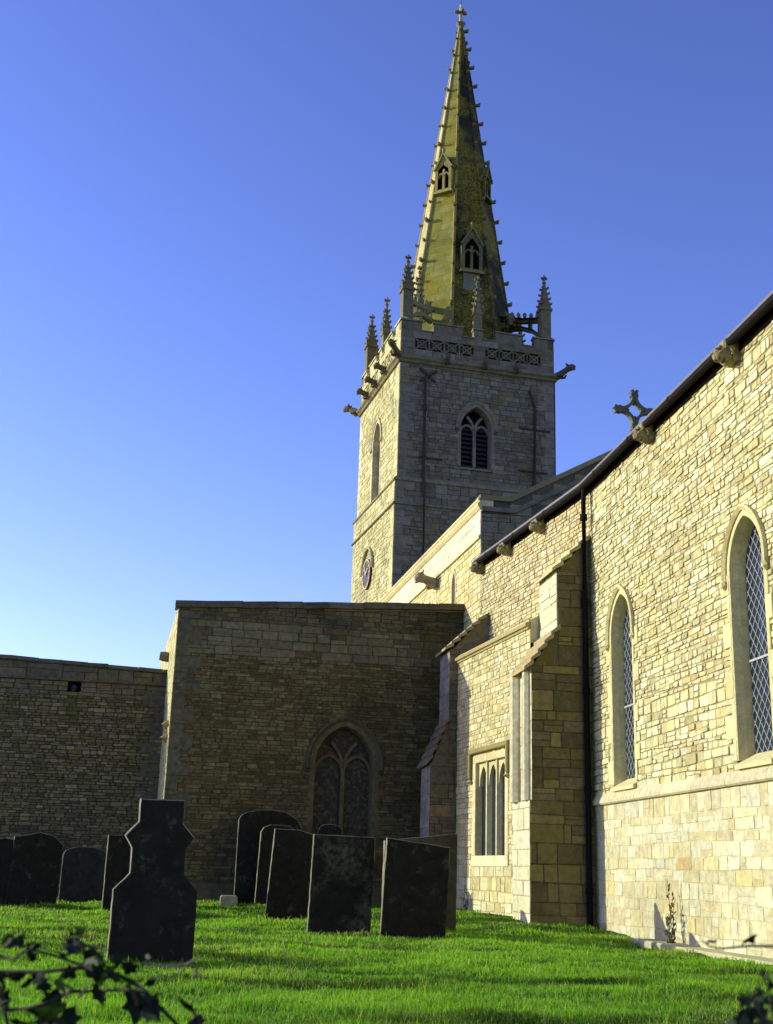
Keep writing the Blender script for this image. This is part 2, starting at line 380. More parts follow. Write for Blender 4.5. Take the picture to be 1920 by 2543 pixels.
# unseen faces of the chancel, and its roof
mb=MB()
fE=fr_east((XW,10),0)
masonry(mb,fE,-.3,8.22,0,9.6,[],(.16,.28),(.3,.6),pal(C_CREAM,.12),fine=False)
mb.quad((16.8,10,-.3),(16.8,31,-.3),(16.8,31,8.22),(16.8,10,8.22),C_CREAM[0])
prism(mb,[(XW+.05,10.05,8.22),(16.75,10.05,8.22),(12,10.05,10.4)],(0,.2,0),C_CREAM[1])
mb.build('chancel_end_wall',M['cream'],CH)
mb=MB()
eW=fW.p(6.68,8.34,.20); eJ=Vector((XW-.2,YJ,8.34)); eE=Vector((XW-.2,9.8,8.34)); rg=Vector((12,9.8,10.55)); rgw=Vector((11.7,29.4,10.55)); nE=Vector((17.1,9.8,8.3)); nW=Vector((16.9,29.8,8.3)); dz=Vector((0,0,-.07))
for q in ((eE,eJ,Vector((12,YJ,10.55)),rg),(eJ,eW,rgw,Vector((12,YJ,10.55))),(rg,rgw,nW,nE)):
    P=list(q)+[p+dz for p in q]; mb.add(P,[(0,1,2,3),(7,6,5,4)]+[(i,(i+1)%4,4+(i+1)%4,4+i) for i in range(4)],(1,1,1))
mb.build('chancel_roof',M['lead'],CH)
mb=MB()
g0=Vector((XW-.17,9.8,8.235)); g1=Vector((XW-.17,YJ,8.235)); g2=fW.p(6.66,8.235,.17)
for A,B in ((g0,g1),(g1,g2)):
    loft(mb,[A,B],[.066,.066],(1,1,1),10)
    n=int((B-A).length/1.8)
    for k in range(1,n+1):
        p=A.lerp(B,k/(n+.5)); t=(B-A).normalized(); loft(mb,[p-t*.03,p+t*.03],[.076,.076],(1,1,1),10)
box(mb,fC,0,12.5,8.12,8.28,.0,.04,(1,1,1)); box(mb,fW,0,6.66,8.12,8.28,.0,.04,(1,1,1))
mb.build('gutter',M['iron'],CH)
def corbel_mesh():
    mb=MB(); c=(.27,.225,.13); f=Fr((0,0,0),(1,0,0),(0,-1,0))
    box(mb,f,-.17,.17,.03,.17,-.05,.26,c,.025); box(mb,f,-.15,.15,-.14,.05,-.05,.12,c,.02)
    loft(mb,[(0,-.08,-.06),(0,-.16,-.03),(0,-.24,-.02),(0,-.29,-.06),(0,-.31,-.12)],[.11,.145,.13,.10,.05],c,9,(1,1.05))
    for s_ in (-1,1):
        loft(mb,[(s_*.05,-.27,.045),(s_*.065,-.315,.03),(s_*.05,-.30,0)],[.03,.035,.02],(.11,.085,.05),6)
        loft(mb,[(s_*.12,-.12,0),(s_*.175,-.15,.03),(s_*.17,-.14,-.07)],[.05,.045,.02],c,6)
        loft(mb,[(s_*.02,-.29,.07),(s_*.09,-.285,.075)],[.03,.02],c,6)
    loft(mb,[(0,-.29,.04),(0,-.36,-.03),(0,-.32,-.06)],[.022,.042,.02],c,6); loft(mb,[(-.07,-.285,-.10),(0,-.325,-.105),(.07,-.285,-.10)],[.012,.022,.012],(.07,.055,.035),6)
    return mb.mesh('corbel_head',M['dark'])
cm=corbel_mesh()
for i,(pos,rz,s_) in enumerate([((XW,15.42,8.12),-math.pi/2,1),((XW,18.85,8.12),-math.pi/2,.95)]+[(tuple(fW.p(u_,8.1,0)),-math.pi/2+R(5.94),.9) for u_ in (2.45,4.55,6.5)]):
    o=obj('corbel_head',cm,CH); o.location=pos; o.rotation_euler=(0,0,rz); o.scale=(s_,)*3
# downpipe between wall and buttress
mb=MB()
px_,py_=XW-.16,YJ-.12
loft(mb,[(px_+.02,py_,8.2),(px_,py_,7.9),(px_,py_,5.9)],[.05,.05,.05],(1,1,1),12); loft(mb,[(px_,py_,5.9),(px_,py_,.0)],[.055,.055],(1,1,1),12)
for z in (7.6,5.9,4.2,2.4,.6): loft(mb,[(px_,py_,z-.06),(px_,py_,z+.06)],[.072,.072],(1,1,1),12)
mb.build('downpipe',M['iron'],CH)
# ---- buttresses
def slab_slope(mb,X0,z0,X1,z1,Y0,Y1,col,n=5,th=.06,over=.05):
    for k in range(n):
        a=k/n;b=(k+1)/n; x0=X0+(X1-X0)*a;x1=X0+(X1-X0)*b;za=z0+(z1-z0)*a;zb=z0+(z1-z0)*b
        prism(mb,[(x0-.025,Y0-over,za),(x0-.025,Y0-over,za+th),(x1+.03,Y0-over,zb+th*.8),(x1+.03,Y0-over,zb-.05)],(0,Y1-Y0+2*over,0),jit(col,.08))
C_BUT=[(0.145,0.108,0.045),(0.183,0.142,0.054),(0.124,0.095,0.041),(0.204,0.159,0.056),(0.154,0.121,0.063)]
def buttress(name,Y0,Y1,Xw,stages,cols,mat,front,label=None,groove=None):
    mb=MB()
    for (X,za,zb) in stages:
        f=Fr((X,Y0,0),(1,0,0),(0,-1,0)); masonry(mb,f,za,zb,0,Xw-X+.05,[],(.13,.42),(.16,.66),pal(cols,.16),gap=.012,proud=(.003,.014),wav=.010,mortar=(.07,.055,.03),cut=.014,split=.34,jt=.006)
        f=Fr((X,Y1,0),(1,0,0),(0,1,0)); masonry(mb,f,za,zb,0,Xw-X+.05,[],(.2,.4),(.3,.6),pal(cols,.1),fine=False)
        f=Fr((X,Y1,0),(0,-1,0),(-1,0,0))
        if groove and za<groove[1]<=zb+.01 or (groove and za>=groove[0]-.01 and zb<=groove[1]+.01):
            w=Y1-Y0; g0,g1=w*.44,w*.68
            for a,b_ in ((0,g0),(g1,w)):
                masonry(mb,f,za,zb,a,b_,[],(.5,.9),(2,3),pal(front,.08),gap=.008,proud=(.004,.008),wav=.0,mortar=(.3,.25,.16))
                loft(mb,[f.p((a+b_)/2,za,.01),f.p((a+b_)/2,zb,.01)],[(b_-a)*.30]*2,jit(front[0],.06),10)
            mb.quad(f.p(g0,za,-.35),f.p(g1,za,-.35),f.p(g1,zb,-.35),f.p(g0,zb,-.35),front[0])
            for gg in (g0,g1): mb.quad(f.p(gg,za,-.35),f.p(gg,za,0),f.p(gg,zb,0),f.p(gg,zb,-.35),front[0])
        else: masonry(mb,f,za,zb,0,Y1-Y0,[],(.2,.4),(.4,.9),pal(front,.1),gap=.01,proud=(.004,.012),wav=.004,mortar=(.3,.23,.14))
    return mb.build(name,mat,CH,label=label)
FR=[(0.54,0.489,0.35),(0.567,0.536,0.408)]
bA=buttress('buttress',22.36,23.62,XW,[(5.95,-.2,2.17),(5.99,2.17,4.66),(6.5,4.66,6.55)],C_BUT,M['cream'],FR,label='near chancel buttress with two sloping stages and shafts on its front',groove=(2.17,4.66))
mb=MB(); slab_slope(mb,5.86,4.55,6.52,5.42,22.36,23.62,(.36,.28,.17),5)
mb.add([(5.99,22.37,4.6),(6.5,22.37,4.6),(6.5,22.37,5.4)],[(0,1,2)],C_BUT[0]); mb.add([(5.99,23.6,4.6),(6.5,23.6,4.6),(6.5,23.6,5.4)],[(0,1,2)],(.5,.4,.25))
mb.build('weathering',M['dress'],bA); mb=MB(); slab_slope(mb,6.42,6.50,7.12,7.22,22.36,23.62,(.50,.43,.26),4)
mb.add([(6.5,22.37,6.5),(7.15,22.37,6.5),(7.15,22.37,7.2)],[(0,1,2)],C_BUT[0]); mb.add([(6.5,23.6,6.5),(7.05,23.6,6.5),(7.05,23.6,7.15)],[(0,1,2)],(.5,.4,.25))
mb.build('weathering',M['dress'],bA)
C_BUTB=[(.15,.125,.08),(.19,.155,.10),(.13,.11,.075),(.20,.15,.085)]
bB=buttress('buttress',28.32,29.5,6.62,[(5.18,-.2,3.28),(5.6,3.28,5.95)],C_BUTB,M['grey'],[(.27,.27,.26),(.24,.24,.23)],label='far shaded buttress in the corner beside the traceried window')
mb=MB(); slab_slope(mb,5.10,3.22,5.62,4.35,28.32,29.5,(.17,.145,.10),5)
for yy in (28.33,29.49): mb.add([(5.18,yy,3.2),(5.62,yy,3.2),(5.62,yy,4.3)],[(0,1,2)],C_BUTB[0])
mb.build('weathering',M['grey'],bB); mb=MB(); slab_slope(mb,5.50,5.92,6.45,6.80,28.32,29.5,(.36,.31,.21),6)
for yy in (28.33,29.49):
    mb.add([(5.58,yy,5.85),(6.6,yy,5.85),(6.6,yy,6.95),(6.45,yy,6.8)],[(0,1,2,3)],C_BUTB[1])
mb.build('weathering',M['grey'],bB)
# ---- low vestry wall between the buttresses, with its three-light window
fV=fr_south((6.3,23.62),6.0); VT=5.62
vw0,vw1,vz0,vz1=1.42,3.32,1.22,3.18
mb=MB()
masonry(mb,fV,-.2,VT,-.02,4.95,[rect_open(vw0-.12,vw1+.12,vz0-.18,vz1+.12)],lambda z:(.14,.3) if z<1.0 else (.07,.16),lambda z:(.2,.5) if z<1.0 else (.15,.38),pal([(.51,.46,.29),(.54,.50,.35),(.47,.405,.24),(.54,.46,.26),(.45,.37,.20)],.12),gap=.012,proud=(.004,.016),wav=.012,mortar=(.34,.28,.15),cut=.022,split=.25)
mb.build('vestry_wall',M['cream'],CH,label='low sunlit wall between the two buttresses')
mb=MB()
prism(mb,[fV.p(0,VT-.02,-.02),fV.p(0,VT-.02,.04),fV.p(0,VT+.02,.05),fV.p(0,VT+.03,.09),fV.p(0,VT+.08,.10),fV.p(0,VT+.12,.06),fV.p(0,VT+.12,-.02)],fV.U*4.9,(.36,.30,.17))
prism(mb,[fV.p(0,VT+.0,-.0),fV.p(0,VT+.15,.03),fV.p(0,VT+.50,-.64),fV.p(0,VT+.4,-.74),fV.p(0,VT-.3,-.74),fV.p(0,VT-.3,-.0)],fV.U*4.9,(.55,.48,.34))
mb.build('coping',M['dress'],CH)
mb=MB(); S_=(.58,.50,.33)
box(mb,fV,vw0-.2,vw0,vz0,vz1,-.28,.022,S_,.01); box(mb,fV,vw1,vw1+.2,vz0,vz1,-.28,.022,S_,.01)
box(mb,fV,vw0-.2,vw1+.2,vz0-.22,vz0,-.28,.03,(.62,.56,.41),.01); box(mb,fV,vw0-.2,vw1+.2,vz1,vz1+.16,-.28,.02,S_,.01)
vw=mb.build('vestry_window',M['dress'],CH,label='square-headed three-light window')
lw=(vw1-vw0)/3
mb=MB()
for k in (1,2):
    u=vw0+lw*k; prism(mb,[fV.p(u-.07,vz0,-.135),fV.p(u-.03,vz0,-.02),fV.p(u+.03,vz0,-.02),fV.p(u+.07,vz0,-.135)],(0,0,vz1-vz0),S_)
for k in range(3):
    c=vw0+lw*(k+.5); a=lw/2-.07; pts=arch_pts(c,a,0,vz1-.50,.42,0,8,spring=True)
    for i in range(len(pts)-1):     # spandrels above each pointed head
        mb.quad(fV.p(*pts[i],-.06),fV.p(*pts[i+1],-.06),fV.p(pts[i+1][0],vz1,-.06),fV.p(pts[i][0],vz1,-.06),S_)
        mb.quad(fV.p(*pts[i],-.06),fV.p(*pts[i+1],-.06),fV.p(*pts[i+1],-.15),fV.p(*pts[i],-.15),S_)
    for u in (c-a,c+a): mb.quad(fV.p(u-.08 if u<c else u,vz1-.5,-.061),fV.p(u if u<c else u+.08,vz1-.5,-.061),fV.p(u if u<c else u+.08,vz1,-.061),fV.p(u-.08 if u<c else u,vz1,-.061),S_)
mb.build('mullions',M['dress'],vw)
mb=MB(); mb.quad(fV.p(vw0,vz0,-.14),fV.p(vw1,vz0,-.14),fV.p(vw1,vz1,-.14),fV.p(vw0,vz1,-.14),(1,1,1)); mb.build('glass',M['glass'],vw)
mb=MB(); H_=(.24,.20,.09)
for (a,b_,c,d) in ((vw0-.32,vw1+.32,vz1+.20,vz1+.31),(vw0-.32,vw0-.21,vz1-.33,vz1+.20),(vw1+.21,vw1+.32,vz1-.33,vz1+.20)): box(mb,fV,a,b_,c,d,.0,.10,H_,.02)
for u in (vw0-.265,vw1+.265): loft(mb,[fV.p(u,vz1-.44,.03),fV.p(u,vz1-.38,.07),fV.p(u,vz1-.31,.06)],[.03,.085,.06],(.45,.38,.25),8)
mb.build('hood_mould',M['dress'],vw)
# ---- nave: clerestory wall and east gable
NA=3.0; fN=fr_south((6.513,29.12),NA); fNE=fr_east((6.513,29.12),NA)
lanc=(2.67,.15,7.2,8.28,.34)
C_NAVE=[(0.558,0.5,0.279),(0.586,0.539,0.324),(0.521,0.441,0.225),(0.502,0.402,0.18)]
mb=MB()
masonry(mb,fN,3,8.95,-.0,15.6,[arch_open(*lanc,.09)],(.12,.22),(.2,.45),pal(C_NAVE,.12),gap=.012,proud=(.005,.018),wav=.008,mortar=(.36,.27,.15),cut=.02)
masonry(mb,fN,9.05,9.72,0,15.6,[],(.30,.40),(.5,1.0),pal([(.63,.57,.41),(.65,.59,.44)],.06),gap=.006,proud=(.02,.026),wav=.002,mortar=(.5,.42,.28),fine=False)
prism(mb,[fN.p(0,8.94,-.02),fN.p(0,8.94,.07),fN.p(0,8.99,.07),fN.p(0,9.07,.0),fN.p(0,9.07,-.02)],fN.U*15.6,(.60,.52,.35))
mb.build('clerestory_wall',M['ashlar'],CH,label='sunlit clerestory wall of the nave running back to the tower')
mb=MB()
prism(mb,[fN.p(-.06,9.70,-.3),fN.p(-.06,9.70,.05),fN.p(-.06,9.78,.11),fN.p(-.06,9.84,.11),fN.p(-.06,9.88,.05),fN.p(-.06,9.93,.10),fN.p(-.06,9.98,.10),fN.p(-.06,10.06,-.08),fN.p(-.06,10.0,-.3)],fN.U*15.6,(.58,.49,.30))
mb.build('coping',M['dress'],CH)
window_arch(fN,*lanc,.22,.12,(.50,.42,.29),M['dress'],'clerestory_lancet',hood=False,glass='void',sill=False)
mb=MB()
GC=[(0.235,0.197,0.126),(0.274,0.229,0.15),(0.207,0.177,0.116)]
gz=lambda u: 9.95 if u<.75 else (9.95+.56*(u-.75) if u<4.23 else 9.95+.56*3.48-.56*(u-4.23))
poly=[(0,6),(8.5,6),(8.5,gz(8.5)),(4.23,gz(4.23)),(.75,gz(.75)),(0,gz(0))]
mb.add([fNE.p(u,z,0) for u,z in poly],[tuple(range(6))],(.11,.10,.075))
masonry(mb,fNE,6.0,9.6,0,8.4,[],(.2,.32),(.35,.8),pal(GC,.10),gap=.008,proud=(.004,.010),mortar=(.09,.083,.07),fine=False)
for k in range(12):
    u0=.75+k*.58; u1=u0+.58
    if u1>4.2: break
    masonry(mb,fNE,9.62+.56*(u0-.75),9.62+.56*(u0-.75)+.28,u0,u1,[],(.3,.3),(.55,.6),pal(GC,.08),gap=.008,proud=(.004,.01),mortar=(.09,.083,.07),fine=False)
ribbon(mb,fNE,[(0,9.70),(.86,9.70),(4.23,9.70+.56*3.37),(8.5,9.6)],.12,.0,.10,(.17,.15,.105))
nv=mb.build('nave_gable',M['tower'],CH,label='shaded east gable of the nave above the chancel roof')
mb=MB()
ribbon(mb,fNE,[(-.05,10.0),(.75,10.0),(4.23,10.0+.56*3.48),(8.4,9.6)],.13,-.28,.09,(.22,.185,.10))
mb.build('gable_coping',M['dress'],CH)
mb=MB()
A=[fNE.p(.2,9.75,-.25),fNE.p(4.23,11.75,-.25),fNE.p(8.4,9.4,-.25)]; off=fN.U*15
P=A+[p+off for p in A]; mb.add(P,[(0,1,4,3),(1,2,5,4)],(1,1,1)); mb.quad(fNE.p(8.5,3,-.1),fNE.p(8.5,3,-.1)+off,fNE.p(8.5,9.7,-.1)+off,fNE.p(8.5,9.7,-.1),GC[0])
mb.build('nave_roof',M['lead'],CH)
# gable cross of four curved bows round an open lozenge
mb=MB(); cc=(4.22,12.82); KC=(.12,.12,.095)
fX=Fr(fNE.p(0,0,-.06),fNE.U,fNE.N)
for sx_ in (-1,1):
    for sz_ in (-1,1):
        ctr=(cc[0]+sx_*.40,cc[1]+sz_*.40); pts=[]
        for k in range(13):
            th=math.radians(-28+146*k/12-0)   # arc bulging toward the middle
            a0=math.atan2(-sz_,-sx_); t=a0+R(-73+146*k/12); pts.append((ctr[0]+.368*math.cos(t),ctr[1]+.368*math.sin(t)))
        ribbon(mb,fX,pts,.082,-.08,.08,KC)
for dx,dz in ((1,0),(-1,0),(0,1),(0,-1)):
    c=(cc[0]+dx*.40,cc[1]+dz*.40); ribbon(mb,fX,[(c[0]-.02*dx-.12*dz*0,c[1]-.02*dz),(c[0]+.07*dx,c[1]+.07*dz)],.20,-.075,.075,KC)
    box(mb,fX,cc[0]+dx*.19-.025,cc[0]+dx*.19+.025,cc[1]+dz*.19-.025,cc[1]+dz*.19+.025,-.06,.06,KC)
box(mb,fX,cc[0]-.09,cc[0]+.09,11.85,12.42,-.09,.09,KC,.02); box(mb,fX,cc[0]-.2,cc[0]+.2,11.75,12.1,-.16,.16,KC,.02)
mb.build('gable_cross',M['dark'],CH,label='carved stone cross on the nave gable')
# gargoyles
def gargoyle_mesh(name,c,L=.9):
    mb=MB(); loft(mb,[(0,.1,0),(0,-.1,.0),(0,-.35*L,.05),(0,-.62*L,.12),(0,-.75*L,.16),(0,-.92*L,.15),(0,-1.05*L,.10)],[.15,.16,.14,.115,.15,.13,.06],c,8,(.9,1.05))
    for s_ in (-1,1):
        loft(mb,[(s_*.09,-.74*L,.26),(s_*.13,-.68*L,.36)],[.05,.015],c,6); loft(mb,[(s_*.13,-.2*L,-.05),(s_*.16,-.38*L,-.10),(s_*.12,-.5*L,-.04)],[.06,.05,.03],c,6)
    loft(mb,[(0,-.9*L,.05),(0,-1.03*L,.0)],[.06,.03],c,6); return mb.mesh(name,M['dark'])
gmN=gargoyle_mesh('gargoyle',(.34,.28,.18)); gmT=gargoyle_mesh('gargoyle',(.12,.105,.065),.85)
o=obj('gargoyle',gmN,CH,'large gargoyle jutting from the clerestory wall'); o.location=fN.p(4.55,8.75,.0); o.rotation_euler=(0,0,-math.pi/2+R(NA)); o.scale=(1.1,.72,1.05)

# ---- side chapel (shaded east wall with a two-light traceried window)
BA=3.0; BC=(-.863,30.31); fB=fr_east(BC,BA); BW=7.3
ztop=lambda u:7.02+.43*u/7.27
mb=MB()
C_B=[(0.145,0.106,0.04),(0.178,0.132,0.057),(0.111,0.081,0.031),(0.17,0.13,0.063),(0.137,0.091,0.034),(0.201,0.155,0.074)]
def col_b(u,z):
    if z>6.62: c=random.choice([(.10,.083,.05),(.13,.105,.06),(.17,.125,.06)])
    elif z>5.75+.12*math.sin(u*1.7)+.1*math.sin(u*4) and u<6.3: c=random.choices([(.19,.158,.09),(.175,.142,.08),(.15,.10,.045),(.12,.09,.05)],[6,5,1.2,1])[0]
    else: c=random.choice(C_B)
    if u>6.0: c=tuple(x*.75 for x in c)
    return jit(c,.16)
wb=(4.31,.70,1.0,3.32,.92)
def hr_b(z): return (.18,.26) if 5.8<z<6.6 else ((.05,.105) if z<5.8 else (.06,.12))
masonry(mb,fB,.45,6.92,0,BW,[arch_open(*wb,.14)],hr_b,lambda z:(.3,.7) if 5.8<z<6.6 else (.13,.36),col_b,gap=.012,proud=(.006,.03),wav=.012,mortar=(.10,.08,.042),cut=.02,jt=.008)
for k in range(10):
    u0=BW*k/10;u1=BW*(k+1)/10; z0=6.92; za,zb=ztop(u0),ztop(u1)
    mb.quad(fB.p(u0,z0),fB.p(u1,z0),fB.p(u1,zb),fB.p(u0,za),(.11,.09,.06))
    if min(za,zb)-z0>.08: masonry(mb,fB,z0,min(za,zb)-.01,u0,u1,[],(.09,.14),(.25,.5),col_b,gap=.01)
quoins(mb,fB,0,1,.45,6.9,(.22,.42),.60,.32,(.135,.115,.075),n=.026)
box(mb,fB,-.10,BW,-.2,.45,-.1,.10,(.15,.115,.065),.02)
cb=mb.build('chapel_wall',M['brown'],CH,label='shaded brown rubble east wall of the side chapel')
mb=MB()
P=[(-.09,ztop(0)-.02),(BW+.02,ztop(BW)-.02)]
u=P[0][0]
while u<P[1][0]-.05:
    w_=min(random.uniform(.55,1.0),P[1][0]-u); z0=ztop(u)-.02+random.uniform(-.012,.012); z1=ztop(u+w_)-.02+random.uniform(-.012,.012); c=jit((.125,.108,.075),.14)
    ribbon(mb,fB,[(u+.004,z0),(u+w_-.004,z1)],.07,-.4,.10+random.uniform(-.012,.012),c); ribbon(mb,fB,[(u+.004,z0+.085),(u+w_-.004,z1+.085)],.10,-.4,.06+random.uniform(-.01,.01),jit(c,.08)); u+=w_
ribbon(mb,fB,[(3.6,ztop(3.6)-.09),(BW,ztop(BW)-.09)],.05,-.1,.05,(.17,.12,.06))
mb.build('coping',M['grey'],CH)
window_arch(fB,*wb,.34,.17,(.135,.107,.055),M['brown'],'traceried_window',hood=True,glass='stained',lights=2,hoodcol=(.10,.083,.048),label='two-light window with Y tracery',hw=.10,hd=.10,mull=.10)
# chapel south side and roof
SA=4.2; fS=fr_south(BC,SA)
mb=MB()
C_S=[(0.552,0.485,0.27),(0.57,0.524,0.315),(0.515,0.427,0.225)]
masonry(mb,fS,-.2,7.0,0,9.5,[],(.12,.22),(.25,.55),pal(C_S,.10),gap=.01,proud=(.004,.014),mortar=(.4,.31,.18),fine=False)
mb.build('chapel_south_wall',M['cream'],CH)
mb=MB(); r0=[fB.p(.1,7.0,-.1),fB.p(BW,7.35,-.1)]; off=fS.U*9.5
mb.quad(r0[0],r0[1],r0[1]+off,r0[0]+off,(1,1,1)); mb.build('chapel_roof',M['lead'],CH)
mb=MB(); loft(mb,[fS.p(3.4,6.25,0),fS.p(3.4,6.27,.14),fS.p(3.4,6.28,.26)],[.13,.14,.11],(.28,.22,.13),8); mb.build('gargoyle',M['dark'],CH); mb=MB(); loft(mb,[fS.p(.35,4.2,.0),fS.p(.35,4.1,.1),fS.p(.35,3.98,.06)],[.05,.09,.04],(.35,.26,.15),8); mb.build('carved_stop',M['dark'],CH); mb=MB(); loft(mb,[fS.p(.35,3.85,.0),fS.p(.35,3.78,.12),fS.p(.35,3.68,.05)],[.05,.09,.04],(.35,.26,.15),8)
mb.build('carved_stop',M['dark'],CH)
# ---- porch at the far left
PY=34.0; fP=fr_east((-8.6,PY-.25),2.0)
PW=7.5; zt=lambda u:6.16-.034*u
mb=MB()
C_P=[(0.16,0.135,0.067),(0.199,0.175,0.094),(0.126,0.111,0.055),(0.233,0.203,0.116),(0.175,0.14,0.063)]
ho=(4.86,5.20,5.22,5.50)
masonry(mb,fP,-.2,5.55,0,PW,[rect_open(*ho)],lambda z:(.05,.10) if z<5.1 else (.12,.2),lambda z:(.12,.34) if z<5.1 else (.3,.6),lambda u,z:jit((random.choice([(.115,.115,.035),(.14,.13,.04),(.10,.10,.045)]) if 4.80<u<5.26 and 4.35<z<5.2 else random.choice(C_P)) if z<5.15 else random.choice([(.17,.14,.09),(.15,.125,.085),(.19,.15,.08)]),.22),gap=.014,proud=(.006,.034),wav=.014,mortar=(.07,.058,.038),cut=.022,jt=.007)
for k in range(8):
    u0=PW*k/8;u1=PW*(k+1)/8; masonry(mb,fP,5.55,zt(u1)-.06,u0,u1,[],(.18,.24),(.5,.9),pal([(.13,.12,.085),(.16,.135,.085),(.12,.12,.07)],.12),gap=.008,proud=(.03,.045),mortar=(.08,.07,.05))
    mb.quad(fP.p(u0,5.55,.01),fP.p(u1,5.55,.01),fP.p(u1,zt(u1),.01),fP.p(u0,zt(u0),.01),(.1,.09,.06))
box(mb,fP,0,PW,5.50,5.56,-.0,.08,(.12,.105,.07),.01)
mb.add([fP.p(ho[0],ho[2],-.3),fP.p(ho[1],ho[2],-.3),fP.p(ho[1],ho[3],-.3),fP.p(ho[0],ho[3],-.3),fP.p(ho[0],ho[2],0),fP.p(ho[1],ho[2],0),fP.p(ho[1],ho[3],0),fP.p(ho[0],ho[3],0)],[(0,1,2,3),(0,1,5,4),(1,2,6,5),(2,3,7,6),(3,0,4,7)],(.03,.028,.03))
quoins(mb,fP,PW,-1,.2,5.4,(.25,.4),.55,.3,(.13,.115,.085))
pw=mb.build('porch_wall',M['grey'],CH,label='shaded grey rubble wall of the porch at the far left')
mb=MB(); u=-.05
while u<PW+.02:
    w_=min(random.uniform(.5,.95),PW+.05-u); ribbon(mb,fP,[(u+.004,zt(u)+random.uniform(-.014,.014)),(u+w_-.004,zt(u+w_)+random.uniform(-.014,.014))],.10,-.4,.09+random.uniform(-.012,.014),jit((.115,.107,.08),.16)); u+=w_
mb.build('coping',M['grey'],CH)
mb=MB(); loft(mb,[fP.p(5.03,5.36,-.25),fP.p(5.03,5.34,.05),fP.p(5.03,5.27,.16)],[.075,.07,.06],(1,1,1),8); mb.build('drain_spout',M['clock'],CH)
mb=MB(); e0=fP.p(0,-.2,-.0); off=Vector((0,8,0))
mb.quad(fP.p(0,5.95,-.05),fP.p(PW,5.75,-.05),fP.p(PW,5.75,-.05)+off,fP.p(0,5.95,-.05)+off,(1,1,1)); mb.quad(fP.p(0,-.2),fP.p(0,-.2)+off,fP.p(0,6)+off,fP.p(0,6),C_S[0]); mb.build('porch_roof',M['lead'],CH)

# ---- tower
TA=6.5; TW=6.45; P0=(6.55,44.0); fTE=fr_east(P0,TA); fTS=fr_south(P0,TA)
e_=fTE.U; s_v=fTS.U
C_T=[(0.16,0.138,0.1),(0.185,0.164,0.124),(0.134,0.116,0.08),(0.172,0.137,0.082),(0.204,0.182,0.14)]  # east face palette: darkened below the south one, shade put into the colour
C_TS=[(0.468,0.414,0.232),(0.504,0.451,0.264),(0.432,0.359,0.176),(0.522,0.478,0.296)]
be=(3.16,.60,15.98,17.62,.86); bs=(3.35,.60,15.3,17.75,.86)
mb=MB()
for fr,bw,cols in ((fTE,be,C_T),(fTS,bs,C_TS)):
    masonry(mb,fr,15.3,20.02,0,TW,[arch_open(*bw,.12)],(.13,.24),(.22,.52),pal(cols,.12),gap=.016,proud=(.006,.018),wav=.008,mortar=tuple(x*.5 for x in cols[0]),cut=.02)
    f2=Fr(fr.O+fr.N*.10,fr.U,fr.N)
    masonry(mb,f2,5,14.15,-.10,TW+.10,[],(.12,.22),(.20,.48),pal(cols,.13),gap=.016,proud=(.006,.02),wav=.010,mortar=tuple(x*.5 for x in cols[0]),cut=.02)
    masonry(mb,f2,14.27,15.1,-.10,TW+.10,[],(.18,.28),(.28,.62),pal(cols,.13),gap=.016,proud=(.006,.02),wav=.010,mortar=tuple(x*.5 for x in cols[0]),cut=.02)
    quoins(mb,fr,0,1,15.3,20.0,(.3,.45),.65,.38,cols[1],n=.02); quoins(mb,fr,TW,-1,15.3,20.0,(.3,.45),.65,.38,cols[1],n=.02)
    quoins(mb,f2,-.10,1,5,15.1,(.3,.45),.65,.38,cols[1],n=.022); quoins(mb,f2,TW+.10,-1,5,15.1,(.3,.45),.65,.38,cols[1],n=.022)
c0=fTE.p(0,0)+s_v*TW; 
for fr in (Fr(c0,e_,s_v),Fr(fTE.p(TW,0),s_v,e_)):
    mb.quad(fr.p(0,5,.05),fr.p(TW,5,.05),fr.p(TW,20.02,.05),fr.p(0,20.02,.05),C_T[0])
tw=mb.build('tower',M['tower'],CH,label='square west tower, south face sunlit and east face in shade')
def ring_sweep(mb,z,prof,col,inset=0):       # profile (outward, dz) run round the four tower sides
    cs=[]
    for out,dz_ in prof:
        o_=out; cs.append([fTE.p(-o_,z+dz_)-s_v*o_,fTE.p(TW+o_,z+dz_)-s_v*o_,fTE.p(TW+o_,z+dz_)+s_v*(TW+o_),fTE.p(-o_,z+dz_)+s_v*(TW+o_)])
    for i in range(len(cs)-1):
        for k in range(4): mb.quad(cs[i][k],cs[i][(k+1)%4],cs[i+1][(k+1)%4],cs[i+1][k],col)
mb=MB()
ring_sweep(mb,20.0,[(0,-.02),(.10,.02),(.14,.10),(.22,.16),(.22,.24),(.10,.36),(.02,.38),(-.3,.38)],(.19,.165,.105))
mb.build('cornice',M['tower'],tw); mb=MB()
ring_sweep(mb,15.1,[(.10,-.02),(.17,.02),(.17,.08),(.0,.24)],(.21,.18,.11)); mb.build('string_course',M['tower'],tw); mb=MB(); ring_sweep(mb,14.15,[(.10,-.02),(.19,.02),(.19,.07),(.10,.14)],(.19,.165,.10))
mb.build('string_course',M['tower'],tw)
def belfry(fr,b_,c,lab):
    return window_arch(fr,*b_,.34,.16,c,M['tower'],'belfry_window',hood=True,glass='void',lights=2,louvres=True,hw=.10,hd=.09,mull=.13,label=lab,hood_tail=.1)
belfry(fTE,be,(.21,.19,.135),'louvred two-light belfry opening in the shaded tower face'); belfry(fTS,bs,(.52,.45,.30),'tall belfry opening in the sunlit tower face')
